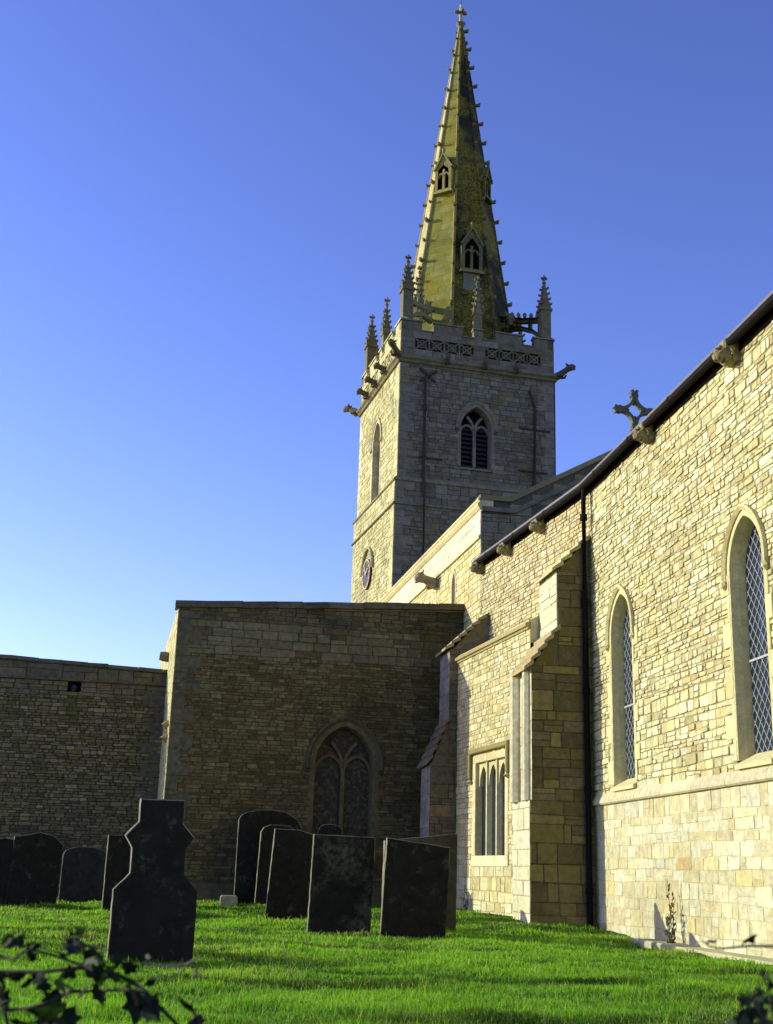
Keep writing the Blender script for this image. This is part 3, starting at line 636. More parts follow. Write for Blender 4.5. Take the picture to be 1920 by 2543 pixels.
# parapet with pierced panels and battlements
PZ0,PZ1=20.38,21.42
mb=MB()
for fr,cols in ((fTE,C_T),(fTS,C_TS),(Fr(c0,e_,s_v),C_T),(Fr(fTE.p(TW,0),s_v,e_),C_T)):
    pw_=.56; starts=[.58+.625*k for k in range(4)]+[3.52+.60*k for k in range(4)]
    def popen(z,st=starts): return None
    masonry(mb,fr,PZ0,PZ1,.0,TW,[rect_open(a,a+pw_,20.64,21.12) for a in starts],(.22,.28),(.4,.8),pal(cols,.08),gap=.008,proud=(.012,.016),mortar=tuple(x*.7 for x in cols[0]),fine=False)
    box(mb,fr,0,TW,PZ0,PZ1,-.32,-.25,cols[2])
    for a in starts:
        mb.add([fr.p(a,20.64,-.13),fr.p(a+pw_,20.64,-.13),fr.p(a+pw_,21.12,-.13),fr.p(a,21.12,-.13),fr.p(a,20.64,0),fr.p(a+pw_,20.64,0),fr.p(a+pw_,21.12,0),fr.p(a,21.12,0)],[(0,1,2,3),(0,1,5,4),(1,2,6,5),(2,3,7,6),(3,0,4,7)],tuple(x*.75 for x in cols[0]))
        c=(a+pw_/2,20.88)
        for dx,dz_ in ((1,1),(1,-1)): ribbon(mb,fr,[(c[0]-dx*.26,c[1]-dz_*.22),(c[0]+dx*.26,c[1]+dz_*.22)],.07,-.1,.0,cols[2])
        box(mb,fr,c[0]-.08,c[0]+.08,c[1]-.08,c[1]+.08,-.1,.006,cols[2],.02)
        ribbon(mb,fr,[(c[0]+.17*math.cos(t*.7854),c[1]+.15*math.sin(t*.7854)) for t in range(9)],.05,-.1,.003,cols[2])
    for a,b_ in ((0,.85),(1.35,2.55),(3.05,3.42),(3.95,5.08),(5.62,TW)):
        box(mb,fr,a,b_,PZ1,21.82,-.30,.0,jit(cols[0],.08)); prism(mb,[fr.p(a-.03,21.82,-.34),fr.p(a-.03,21.82,.05),fr.p(a-.03,21.88,.05),fr.p(a-.03,21.97,-.15),fr.p(a-.03,21.88,-.34)],fr.U*(b_-a+.06),jit(cols[1],.08))
    for a,b_ in ((.85,1.35),(2.55,3.05),(3.42,3.95),(5.08,5.62)):
        prism(mb,[fr.p(a,PZ1,-.34),fr.p(a,PZ1,.05),fr.p(a,PZ1+.05,.05),fr.p(a,PZ1+.12,-.15),fr.p(a,PZ1+.05,-.34)],fr.U*(b_-a),jit(cols[1],.08))
mb.build('parapet',M['tower'],tw,label='embattled parapet with pierced quatrefoil panels')
def pinnacle_mesh(name,w,hs,ht,c):
    mb=MB(); f=Fr((0,0,0),(1,0,0),(0,-1,0)); h=w/2
    box(mb,f,-h,h,0,hs,-h,h,c,.02); box(mb,f,-h*1.25,h*1.25,hs-.06,hs+.05,-h*1.25,h*1.25,c,.02)
    for a in range(4):
        r_=Matrix.Rotation(a*math.pi/2,3,'Z'); P=[r_@Vector(p) for p in ((-h*.95,-h*1.1,hs+.04),(h*.95,-h*1.1,hs+.04),(0,-h*1.1,hs+.45),(0,0,hs+.5))]; mb.add(P,[(0,1,2),(0,2,3),(1,3,2)],jit(c,.1))
    z0,z1=hs,hs+ht; t=h*.16
    P=[Vector((x*k,y*k,z)) for z,k in ((z0,h*.95),(z1,t)) for x,y in ((-1,-1),(1,-1),(1,1),(-1,1))]; mb.add(P,[(i,(i+1)%4,4+(i+1)%4,4+i) for i in range(4)]+[(4,5,6,7)],c)
    n=max(4,int(ht/.24))
    for k in range(1,n):
        kk=h*.95+(t-h*.95)*k/n; z=z0+ht*k/n
        for x,y in ((-1,-1),(1,-1),(1,1),(-1,1)): loft(mb,[(x*kk*.9,y*kk*.9,z-.03),(x*(kk+.07),y*(kk+.07),z+.01),(x*(kk+.09),y*(kk+.09),z+.06)],[.05,.055,.02],jit(c,.15),6)
    loft(mb,[(0,0,z1-.06),(0,0,z1+.03),(0,0,z1+.10)],[.06,.11,.05],c,8); loft(mb,[(0,0,z1+.05),(0,0,z1+.38)],[.045,.03],c,6)
    for dx,dy in ((1,0),(-1,0),(0,1),(0,-1)): loft(mb,[(0,0,z1+.22),(dx*.12,dy*.12,z1+.23),(dx*.16,dy*.16,z1+.26)],[.05,.065,.03],c,6)
    return mb.mesh(name,M['dark'])
pmC=pinnacle_mesh('pinnacle',.50,1.35,1.25,(.165,.145,.09)); pmM=pinnacle_mesh('pinnacle',.36,1.0,1.35,(.20,.18,.11))
tz=Matrix.Identity(3)
def tpos(u,s__,z): return fTE.p(u,z)+s_v*s__
for u,s__,me,z in ((.28,.28,pmC,21.9),(TW-.28,.28,pmC,21.9),(.28,TW-.28,pmC,21.9),(TW-.28,TW-.28,pmC,21.9),(3.23,.20,pmM,21.55),(.20,3.23,pmM,21.55),(TW-.2,3.23,pmM,21.55),(3.23,TW-.2,pmM,21.55)):
    o=obj('pinnacle',me,tw); o.location=tpos(u,s__,z if me is pmC else 21.6); o.rotation_euler=(0,0,R(TA)); o.scale=(.86,.86,1)
o=obj('pinnacle',pmM,tw); o.location=tpos(1.0,1.05,22.3); o.rotation_euler=(0,0,R(TA+45)); o.scale=(.7,.7,.95)
# gargoyles round the cornice
for u,s__,rz in ((0,0,-45),(TW,0,45),(0,TW,-135)):
    o=obj('gargoyle',gmT,tw); o.location=tpos(u+(-.05 if u==0 else .05),s__+(-.05 if s__==0 else .05),20.22); o.rotation_euler=(R(-12),0,R(TA+rz)); o.scale=(1,1.0,1)
for u in (1.85,3.42,4.75): 
    o=obj('gargoyle',gmT,tw); o.location=tpos(u,-.08,20.2); o.rotation_euler=(0,0,R(TA)); o.scale=(.85,.45,.9)
for s__ in (1.6,3.1,4.5):
    o=obj('gargoyle',gmT,tw); o.location=tpos(-.1,s__,20.25); o.rotation_euler=(0,0,R(TA-90)); o.scale=(1,.65,1)
# clock on the south face
fK=Fr(fTS.O+fTS.N*.13,fTS.U,fTS.N); ck=(3.65,12.25)
mb=MB(); n=32
mb.add([fK.p(ck[0]+.62*math.cos(2*math.pi*k/n),ck[1]+.62*math.sin(2*math.pi*k/n),d) for d in (0,.06) for k in range(n)],[tuple(range(n,2*n))]+[(i,(i+1)%n,n+(i+1)%n,n+i) for i in range(n)],(1,1,1))
ckO=mb.build('clock',M['clock'],tw,label='round dark clock face on the sunlit tower side')
mb=MB()
ribbon(mb,fK,[(ck[0]+.585*math.cos(2*math.pi*k/n),ck[1]+.585*math.sin(2*math.pi*k/n)) for k in range(n+1)],.05,.06,.085,(1,1,1))
for k in range(12):
    t=2*math.pi*k/12; ribbon(mb,fK,[(ck[0]+.44*math.cos(t),ck[1]+.44*math.sin(t)),(ck[0]+.54*math.cos(t),ck[1]+.54*math.sin(t))],.05,.06,.08,(1,1,1))
mb.build('clock_ring',M['gold'],ckO)
mb=MB(); ribbon(mb,fK,[(ck[0]-.05,ck[1]-.1),(ck[0]+.25,ck[1]+.42)],.05,.09,.11,(1,1,1)); ribbon(mb,fK,[(ck[0]+.06,ck[1]-.04),(ck[0]-.36,ck[1]+.16)],.07,.09,.115,(1,1,1)); mb.build('clock_hands',M['gold'],ckO)
mb=MB(); pf=lambda off:arch_pts(ck[0],.80,0,ck[1]+.1,.95,off,9,spring=True)
sweep(mb,fK,pf,[(0,0),(0,.08),(.05,.12),(.10,.08),(.10,0)],(.48,.40,.25)); mb.build('hood_mould',M['tower'],ckO)
# pipes, tie plates and bars on the east face
mb=MB(); loft(mb,[fTE.p(1.02,19.35,.08),fTE.p(1.03,15.3,.08),fTE.p(1.03,15.0,.24),fTE.p(1.04,9,.24)],[.05]*4,(1,1,1),8)
for z in (18.1,16.2): loft(mb,[fTE.p(1.025,z,.08),fTE.p(1.025,z+.22,.08)],[.085,.085],(1,1,1),8)
mb.build('downpipe',M['ironr'],tw)
mb=MB(); loft(mb,[fTE.p(5.38,19.5,.08),fTE.p(5.45,19.2,.08),fTE.p(5.6,18.75,.08),fTE.p(5.56,15.3,.08),fTE.p(5.56,15.0,.24),fTE.p(5.56,11,.24)],[.045,.045,.06,.075,.07,.07],(1,1,1),8)
mb.build('downpipe',M['ironr'],tw)
mb=MB()
for a,b_ in (((.80,19.84),(1.44,19.3)),((.80,19.3),(1.50,19.80))): ribbon(mb,fTE,[a,b_],.09,.02,.07,(1,1,1))
mb.build('tie_plate',M['ironr'],tw)
for a,b_,z in ((4.94,6.25,17.85),(4.9,6.1,16.08),(.85,1.78,16.16)):
    mb=MB(); ribbon(mb,fTE,[(a,z),(b_,z-.02)],.07,.03,.07,(1,1,1)); mb.build('tie_bar',M['ironr'],tw)
# ---- spire: recessed octagon with crocketed edges
SC=fTE.p(3.32,0)+s_v*3.24; ZB,ZA,RB=20.6,39.15,2.68
C_SP=[(0.207,0.213,0.077),(0.231,0.243,0.094),(0.181,0.184,0.054),(0.218,0.213,0.054)]
ang0=R(TA)-math.pi/2
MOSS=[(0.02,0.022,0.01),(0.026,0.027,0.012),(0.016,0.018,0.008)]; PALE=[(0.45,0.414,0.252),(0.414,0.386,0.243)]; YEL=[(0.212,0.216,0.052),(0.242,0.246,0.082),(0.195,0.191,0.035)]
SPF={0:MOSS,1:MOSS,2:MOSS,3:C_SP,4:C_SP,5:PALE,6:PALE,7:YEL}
mb=MB()
def sp_v(k,z): a=ang0+R(22.5+45*k); r_=RB*(ZA-z)/(ZA-ZB); return Vector((SC.x+r_*math.cos(a),SC.y+r_*math.sin(a),z))
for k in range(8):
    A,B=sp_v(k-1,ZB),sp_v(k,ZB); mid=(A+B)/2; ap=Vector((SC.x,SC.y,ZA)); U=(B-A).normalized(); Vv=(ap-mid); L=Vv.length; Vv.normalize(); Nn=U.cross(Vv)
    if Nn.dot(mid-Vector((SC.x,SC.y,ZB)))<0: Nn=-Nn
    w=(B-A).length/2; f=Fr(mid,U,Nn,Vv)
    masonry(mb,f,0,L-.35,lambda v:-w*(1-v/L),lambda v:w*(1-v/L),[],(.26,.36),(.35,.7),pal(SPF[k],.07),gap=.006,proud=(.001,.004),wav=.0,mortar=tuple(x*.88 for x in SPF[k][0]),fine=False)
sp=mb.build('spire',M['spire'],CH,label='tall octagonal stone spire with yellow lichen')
mb=MB()
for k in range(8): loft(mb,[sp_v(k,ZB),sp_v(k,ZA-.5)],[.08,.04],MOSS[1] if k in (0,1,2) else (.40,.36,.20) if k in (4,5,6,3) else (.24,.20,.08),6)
mb.build('edge_roll',M['spire'],sp)
mb=MB(); loft(mb,[(0,0,0),(.10,0,-.02),(.20,0,.03),(.25,0,.12),(.21,0,.17)],[.07,.10,.095,.06,.02],(.17,.15,.075),7,(1.15,.9)); cmesh=mb.mesh('crocket',M['dark'])
mb=MB(); loft(mb,[(0,0,0),(.10,0,-.02),(.17,0,.03),(.19,0,.12),(.16,0,.15)],[.06,.08,.075,.05,.02],(.09,.085,.035),7,(1.0,.9)); cmesh2=mb.mesh('crocket',M['spire'])
back=MB(); vis=[0,6,7,5,4,3]
for k in range(8):
    a=ang0+R(22.5+45*k)
    for j in range(16):
        z=22.9+1.0*j+(.45 if k%2 else 0); p=sp_v(k,z)
        if k in vis:
            o=obj('crocket',cmesh2 if k==7 else cmesh,sp); o.location=p; o.rotation_euler=(random.uniform(-.15,.15),random.uniform(-.2,.2),a+random.uniform(-.25,.25)); s__=(.80-.018*j)*random.uniform(.8,1.2); o.scale=(s__,s__*1.2,s__)
        else: loft(back,[p,p+Vector((math.cos(a)*.2,math.sin(a)*.2,.03)),p+Vector((math.cos(a)*.24,math.sin(a)*.24,.14))],[.07,.09,.03],(.17,.15,.075),6)
ob=back.build('crockets_behind',M['dark'],sp); ob['kind']='stuff'
mb=MB(); zt0=ZA-.45
loft(mb,[(SC.x,SC.y,zt0-.05),(SC.x,SC.y,zt0+.1),(SC.x,SC.y,zt0+.2)],[.12,.24,.10],(.25,.23,.16),8); loft(mb,[(SC.x,SC.y,zt0),(SC.x,SC.y,ZA+.7)],[.10,.06],(.42,.40,.30),6)
for dx,dy in ((1,0),(-1,0),(0,1),(0,-1)):
    d=e_*dx+s_v*dy; c=Vector((SC.x,SC.y,ZA+.28)); loft(mb,[c,c+d*.2,c+d*.3],[.07,.10,.05],(.22,.21,.15),6)
loft(mb,[(SC.x,SC.y,ZA+.6),(SC.x,SC.y,ZA+1.15)],[.03,.012],(.12,.11,.1),6)
mb.build('finial',M['dark'],sp)
def lucarne(ang,zb,h,hw,lab,c):
    a=ang0+R(ang); n=Vector((math.cos(a),math.sin(a),0)); U=Vector((-math.sin(a),math.cos(a),0)); apo=lambda z:RB*math.cos(R(22.5))*(ZA-z)/(ZA-ZB)
    d0=apo(zb)+.14; f=Fr((SC.x,SC.y,0)+n*0 if False else Vector((SC.x,SC.y,0))+n*d0,U,n); hs=h*.62
    mb=MB(); op=arch_open(0,hw*.66,zb+.1,zb+hs*.8,hw*.9,0)
    gab=lambda z: hw if z<zb+hs else max(0,hw*(1-(z-zb-hs)/(h-hs)))
    masonry(mb,f,zb,zb+h-.02,lambda z:-gab(z),lambda z:gab(z),[op],(.16,.22),(.3,.5),pal([c],.08),gap=.005,fine=False,proud=(.002,.005),mortar=tuple(x*.7 for x in c))
    dep=1.4
    for s__ in (-1,1):
        mb.quad(f.p(s__*hw,zb,0),f.p(s__*hw,zb,-dep),f.p(s__*hw,zb+hs,-dep),f.p(s__*hw,zb+hs,0),c)
        prism(mb,[f.p(s__*(hw+.07),zb+hs-.06,.07),f.p(0,zb+h+.05,.07),f.p(0,zb+h-.06,.07),f.p(s__*(hw-.02),zb+hs-.06,.07)],-n*(dep),tuple(x*1.15 for x in c))
    loft(mb,[f.p(0,zb+h,.0),f.p(0,zb+h+.22,0),f.p(0,zb+h+.3,0)],[.05,.08,.02],c,6)
    prism(mb,[f.p(-hw-.05,zb-.12,.10),f.p(hw+.05,zb-.12,.10),f.p(hw+.05,zb,.10),f.p(-hw-.05,zb,.10)],-n*.5,tuple(min(.5,x*1.4) for x in c))
    ribbon(mb,f,[(0,zb+.1),(0,zb+hs*.95)],.10,-.14,-.02,tuple(x*1.2 for x in c))
    for s__ in (-1,1): ribbon(mb,f,arch_pts(s__*hw*.33,hw*.30,0,zb+hs*.62,hw*.45,0,6,spring=True),.06,-.14,-.02,c)
    o=mb.build('lucarne',M['spire'],sp,label=lab)
    return o,f
lo,lf=lucarne(0,25.1,2.0,.47,'lucarne low on the shaded spire face',(.13,.12,.065))
mb=MB(); mb.quad(lf.p(-.4,25.15,-.15),lf.p(.4,25.15,-.15),lf.p(.4,26.8,-.15),lf.p(-.4,26.8,-.15),(1,1,1)); mb.build('dark_opening',M['void'],lo); mb=MB()
lo2,lf2=lucarne(-45,29.25,1.85,.40,'lucarne high on the lichened spire face',(.27,.25,.12))
mb.quad(lf2.p(-.33,29.3,-.15),lf2.p(.33,29.3,-.15),lf2.p(.33,30.8,-.15),lf2.p(-.33,30.8,-.15),(1,1,1))
mb.build('dark_opening',M['void'],lo2)
lucarne(45,29.25,1.55,.30,'lucarne on the north side of the spire',(.05,.05,.022))
mb=MB(); box(mb,lf,-.36,.36,21.6,25.0,-.9,-.02,(.16,.16,.12)); mb.build('lucarne_base',M['tower'],sp)
# flying buttresses from the corner pinnacles to the spire
for (u,s__) in ((.35,.35),(TW-.35,.35),(.35,TW-.35),(TW-.35,TW-.35)):
    A=tpos(u,s__,0); d=(Vector((SC.x,SC.y,0))-A); d.z=0; L=d.length-RB*.83; d.normalize(); nn=Vector((d.y,-d.x,0)); f=Fr(A,d,nn)
    mb=MB(); c=(.22,.19,.11)
    ribbon(mb,f,[(0,22.85),(L*.5,23.0),(L+.2,23.35)],.20,-.12,.12,c)
    ribbon(mb,f,[(0,22.05),(L*.25,22.45),(L*.55,22.7),(L+.2,22.75)],.16,-.11,.11,c)
    for t in (.3,.62,.9): ribbon(mb,f,[(L*t,22.5+.2*t),(L*t,22.95+.35*t)],.12,-.1,.1,c)
    for k in range(6): p=f.p(L*(.12+k*.16),22.98+.08*k); loft(mb,[p,p+Vector((0,0,.14)),p+Vector((0,0,.22))],[.06,.09,.03],c,6)
    loft(mb,[f.p(L*.78,22.9),f.p(L*.78,23.2),f.p(L*.78,23.45)],[.12,.22,.10],c,8)
    mb.build('flying_buttress',M['dark'],tw)

# ------------------------------------------------------------------ ground, kerb, grass
def ss(a,b,t): t=np.clip((t-a)/(b-a),0,1); return t*t*(3-2*t)
def gz_(x,y): return -0.13+.18*ss(18.5,24.5,y)*ss(2.5,5.5,x)+.14*ss(24,30,y)*(1-.7*ss(2.5,5.5,x))+.018*np.sin(x*1.1+.5)*np.sin(y*.9)+.030*np.sin(x*2.3+y*1.7+1.5*np.sin(y*.8))*np.sin(y*2.9+x*.6)+.022*np.sin(x*4.7+1.3*np.sin(y*3.1))*np.sin(y*5.3+.9*x)
def gh(x,y): return float(gz_(np.array(x),np.array(y)))
xs=np.concatenate([np.linspace(-400,-12,12),np.arange(-11,12,.16),np.linspace(13,400,12)]); ys=np.concatenate([np.linspace(-300,-4,8),np.concatenate([np.arange(-3,6,.5),np.arange(6,32,.16),np.arange(32,45,.5)]),np.linspace(46,600,14)])
Xg,Yg=np.meshgrid(xs,ys); Zg=gz_(Xg,Yg); nx,ny=len(xs),len(ys)
vt=np.stack([Xg,Yg,Zg],-1).reshape(-1,3)
m=bpy.data.meshes.new('ground'); m.from_pydata(vt.tolist(),[],[(j*nx+i,j*nx+i+1,(j+1)*nx+i+1,(j+1)*nx+i) for j in range(ny-1) for i in range(nx-1)])
gm,nt,b=new_mat('turf_soil'); tc=N(nt,'ShaderNodeNewGeometry').outputs['Position']
c=mix(nt,ramp(nt,noise(nt,tc,1.2,6,.7),.35,.65),(.030,.060,.010),(.055,.095,.016)); c=mix(nt,math_(nt,'MULTIPLY',ramp(nt,noise(nt,tc,9,4,.7),.55,.7),.5),c,(.05,.04,.018))
nt.links.new(c,b.inputs['Base Color']); b.inputs['Roughness'].default_value=.95; b.inputs['Specular IOR Level'].default_value=.1
m.materials.append(gm); m.polygons.foreach_set('use_smooth',[True]*len(m.polygons)); tag(obj('ground',m),kind='structure')
mb=MB(); y=9.0
while y<18.7:
    l=random.uniform(1.4,2.2); P=Fr((6.80,y,0),(0,1,0),(-1,0,0)); box(mb,P,.002,l-.002,-.5,-.055+random.uniform(-.006,.006),-.45,random.uniform(-.02,.02),jit((.42,.38,.24),.06),.025); y+=l
tag(mb.build('kerb_strip',M['ashlar']),kind='structure')
# grass blades: one mesh
NB=430000
d=7.0*(30/7.0)**RNG.random(NB*2); th=R(8)+RNG.uniform(R(-26),R(25),NB*2); gx=d*np.sin(th); gy=d*np.cos(th)
keep=(gx<np.where(gy>18.9,7.12,6.78))&~((gx>5.85)&(gy>22.3)&(gy<23.7))&~((gx>5.9-(gy-23.6)*.1)&(gy>23.6))&~((gx>-.9)&(gy>30.2))&~((gx>5.1)&(gy>28.2))
# leave a worn edge beside the kerb
keep&=~((gx>np.where(gy>18.9,6.98,6.66))&(RNG.random(NB*2)<.7))
gx,gy,d=gx[keep][:NB],gy[keep][:NB],d[keep][:NB]; n=len(gx); gz=gz_(gx,gy)
cl=.5+.5*np.sin(gx*2.1+1.3*np.sin(gy*1.7))*np.sin(gy*2.6+1.1*np.sin(gx*1.3)); cl2=.5+.5*np.sin(gx*9.1+2*np.sin(gy*6.7))*np.sin(gy*8.3+gx*3)
tuft=(RNG.random(n)<.12)*RNG.random(n); h=(.024+.034*RNG.random(n))*(.55+.75*cl)*(.6+.8*cl2)*(1+1.1*tuft); w=(.0018+.0018*RNG.random(n))*np.maximum(1,d/9)
az=RNG.uniform(0,2*np.pi,n); la=RNG.uniform(0,2*np.pi,n); ln=RNG.uniform(.1,.75,n)*h
dx,dy=np.cos(az)*w,np.sin(az)*w; lx,ly=np.cos(la)*ln,np.sin(la)*ln
vv=np.zeros((n,5,3)); vv[:,0]=np.stack([gx-dx,gy-dy,gz-.01],-1); vv[:,1]=np.stack([gx+dx,gy+dy,gz-.01],-1)
vv[:,2]=np.stack([gx+dx*.8+lx*.35,gy+dy*.8+ly*.35,gz+h*.6],-1); vv[:,3]=np.stack([gx-dx*.8+lx*.35,gy-dy*.8+ly*.35,gz+h*.6],-1); vv[:,4]=np.stack([gx+lx,gy+ly,gz+h],-1)
m=bpy.data.meshes.new('grass'); m.vertices.add(n*5); m.vertices.foreach_set('co',vv.ravel().astype(np.float32))
base=(np.arange(n)*5)[:,None]; lp=np.concatenate([base+np.array([[0,1,2,3]]),base+np.array([[3,2,4]])],1).ravel()
m.loops.add(n*7); m.loops.foreach_set('vertex_index',lp.astype(np.int32)); m.polygons.add(n*2)
stt=np.stack([np.arange(n)*7,np.arange(n)*7+4],1).ravel(); m.polygons.foreach_set('loop_start',stt.astype(np.int32))
m.update(calc_edges=True)
t=RNG.random((n,1)); mixv=np.clip(.55*cl+.5*t[:,0]-.1,0,1)[:,None]
c1,c2,c3=np.array([.06,.17,.008]),np.array([.23,.45,.022]),np.array([.34,.36,.10])
cc_=c1*(1-mixv)+c2*mixv; pt=np.sin(gx*.9+2.1*np.sin(gy*.7))*np.sin(gy*1.1+1.7*np.sin(gx*.6)); dry=(RNG.random(n)<np.where(pt>.55,.30,.06))[:,None]; dk=np.sin(gx*.55+1.1*np.sin(gy*1.9)+.7)*np.sin(gy*2.3+.8*np.sin(gx*.8)); cc_=cc_*np.where(dk>.25,np.clip(1-1.4*(dk-.25),.36,1),1.16)[:,None]; cc_=np.where(dry,c3,cc_)*(.8+.4*RNG.random((n,1)))  # dk: shadow bands put into the blade colour as long darker clumps
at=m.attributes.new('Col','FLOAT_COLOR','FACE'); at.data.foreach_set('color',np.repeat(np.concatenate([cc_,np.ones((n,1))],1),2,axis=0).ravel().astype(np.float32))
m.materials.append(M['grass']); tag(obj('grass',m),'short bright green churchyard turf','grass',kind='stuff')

# ------------------------------------------------------------------ headstones
GF=(.019,.016,.010); GS=(.21,.19,.14)  # faces darkened to stand in for shade, edges paler to read as sunlit
def headstone(name,x,y,rz,outline,th,label,tilt=0,tiltx=0,front=GF,side=GS,mat='grave',group='headstones in the churchyard grass'):
    mb=MB(); b_=.012; ol=[]
    for i,p in enumerate(outline):
        q=outline[(i+1)%len(outline)]; l=math.hypot(q[0]-p[0],q[1]-p[1]); m=max(1,int(l/.07)) if max(p[1],q[1])>0 and not (p[1]<0 and q[1]<0) else 1
        for k in range(m): ol.append((p[0]+(q[0]-p[0])*k/m+random.uniform(-.0035,.0035),p[1]+(q[1]-p[1])*k/m+random.uniform(-.0035,.0035)))
    outline=ol; n=len(outline)
    zc=sum(p[1] for p in outline)/n
    def ins(p): dx,dz_=-p[0],zc-p[1]; l=math.hypot(dx,dz_) or 1; return (p[0]+dx/l*b_,p[1]+dz_/l*b_)
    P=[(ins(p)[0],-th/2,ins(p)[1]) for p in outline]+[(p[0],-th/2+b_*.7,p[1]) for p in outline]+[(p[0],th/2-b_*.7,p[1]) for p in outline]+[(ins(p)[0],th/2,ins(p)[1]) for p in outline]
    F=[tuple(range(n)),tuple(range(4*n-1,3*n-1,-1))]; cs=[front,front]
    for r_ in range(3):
        for i in range(n): F.append((r_*n+i,r_*n+(i+1)%n,(r_+1)*n+(i+1)%n,(r_+1)*n+i)); top=outline[i][1]>.75*max(p[1] for p in outline) and outline[(i+1)%n][1]>.75*max(p[1] for p in outline); cs.append(side if r_==1 or top else front)  # top bevels take the pale side colour, a painted light edge
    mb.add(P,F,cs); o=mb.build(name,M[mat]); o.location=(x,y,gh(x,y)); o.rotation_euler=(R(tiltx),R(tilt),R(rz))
    return tag(o,label,'headstone',group)
def half(pts): return [(-x,z) for x,z in pts]+[(x,z) for x,z in pts[::-1]]
def curve(w,zs_,rise,n=8): return [(w*math.cos(math.pi*k/n),zs_+rise*math.sin(math.pi*k/n)) for k in range(n+1)]
D_=-.3
headstone('headstone',-.40,13.5,10,half([(.43,D_),(.43,.69),(.275,.86),(.275,1.11),(.36,1.235),(.23,1.375),(.23,1.61)]),.12,'tall cross-shouldered headstone, biggest and nearest, dark with a bright left edge')
headstone('headstone',-3.95,27.1,14,[(-.3,D_),(-.3,1.25),(0,1.33),(.22,1.3),(.22,D_)],.1,'dark headstone cut by the left edge of the photo, leftmost of all')
headstone('headstone',-3.30,27.2,12,[(-.50,D_),(-.50,1.33),(-.30,1.36),(0,1.44),(.3,1.38),(.50,1.22),(.50,D_)],.11,'broad dark headstone with a low domed top, second from the left',tilt=1.5)
headstone('headstone',-2.42,28.6,8,[(-.47,D_),(-.47,1.02)]+[(-x,z) for x,z in curve(.45,1.06,.14)]+[(.47,1.02),(.47,D_)],.12,'lowest arched headstone, between the broad domed stone and the tall shouldered one',front=(.036,.034,.028))
headstone('headstone',-1.32,25.8,12,[(-.45,D_),(-.45,1.42),(.45,1.44),(.45,D_)],.11,'flat-topped headstone half hidden behind the tall shouldered stone')
headstone('headstone',1.64,29.6,5,[(-.74,D_),(-.74,1.88),(-.69,1.98),(-.54,2.06),(-.30,2.11)]+[(0,2.13),(.35,2.08),(.64,1.93),(.74,1.75),(.74,D_)],.13,'tallest round-shouldered headstone at the back, near the chapel wall')
headstone('headstone',1.80,29.0,6,[(-.45,D_),(-.45,1.60),(-.39,1.71),(-.24,1.78),(.2,1.78),(.42,1.6),(.42,D_)],.12,'narrow round-shouldered headstone showing between two darker stones',tilt=2)
headstone('headstone',1.78,24.5,6,[(-.43,D_),(-.43,1.68),(.05,1.70),(.42,1.62),(.42,D_)],.11,'leaning flat-topped headstone just left of the square mossy one',tilt=3.5)
headstone('headstone',2.27,20.2,5,[(-.49,D_),(-.49,1.52),(.51,1.53),(.51,D_)],.10,'square flat-topped headstone with a pale mossy patch, left of the rightmost square stone',tilt=1.5,mat='mossy')
headstone('headstone',3.31,19.4,1,[(-.49,D_),(-.49,1.45),(.51,1.38),(.51,D_)],.10,'square dark headstone nearest the sunlit wall, right of the mossy one',tilt=2.5)
headstone('headstone',3.62,20.6,6,[(-.62,D_),(-.62,1.40),(.62,1.56),(.62,D_)],.10,'headstone with a slanting top edge, showing above the rightmost square stone',tilt=.5,front=(.07,.06,.035))
headstone('headstone',3.07,29.8,2,[(-.28,D_),(-.28,1.74)]+[(-x,z) for x,z in curve(.26,1.76,.12)]+[(.28,1.74),(.28,D_)],.1,'small rounded headstone top seen below the traceried window',front=(.018,.017,.015))
mb=MB(); f=Fr((1.05,29.15,gh(1.05,29.15)),(1,.05,0),(0,0,1),(0,1,0)); box(mb,f,-.46,-.08,-.3,.3,-.05,.19,(.36,.33,.22),.03)
tag(mb.build('ledger_slab',M['grave']),'low pale grave slab in the grass at the foot of the chapel wall','grave slab')

# ------------------------------------------------------------------ camera
YAW,PIT,ROL,F_,EY=R(8),R(16.3),R(1.75),2650/2212,.85
hd=Vector((math.sin(YAW),math.cos(YAW),0)); rt=Vector((math.cos(YAW),-math.sin(YAW),0)); fw=hd*math.cos(PIT)+Vector((0,0,math.sin(PIT))); up=rt.cross(fw)
r2=rt*math.cos(ROL)+up*math.sin(ROL); u2=up*math.cos(ROL)-rt*math.sin(ROL)
cam=bpy.data.cameras.new('camera'); co=bpy.data.objects.new('camera',cam); COL.objects.link(co)
co.matrix_world=Matrix(((r2.x,u2.x,-fw.x,0),(r2.y,u2.y,-fw.y,0),(r2.z,u2.z,-fw.z,EY),(0,0,0,1)))
cam.sensor_fit='VERTICAL'; cam.sensor_height=24; cam.lens=F_*24; cam.clip_end=2000; cam.clip_start=.05
sc.camera=co
cam.dof.use_dof=True; cam.dof.focus_distance=24; cam.dof.aperture_fstop=4.2
def at(px,py,dist):                           # a point in front of the camera, used for the plants close to it
    return Vector((0,0,EY))+(fw+r2*((px-835)/2650)+u2*((1106-py)/2650))*dist
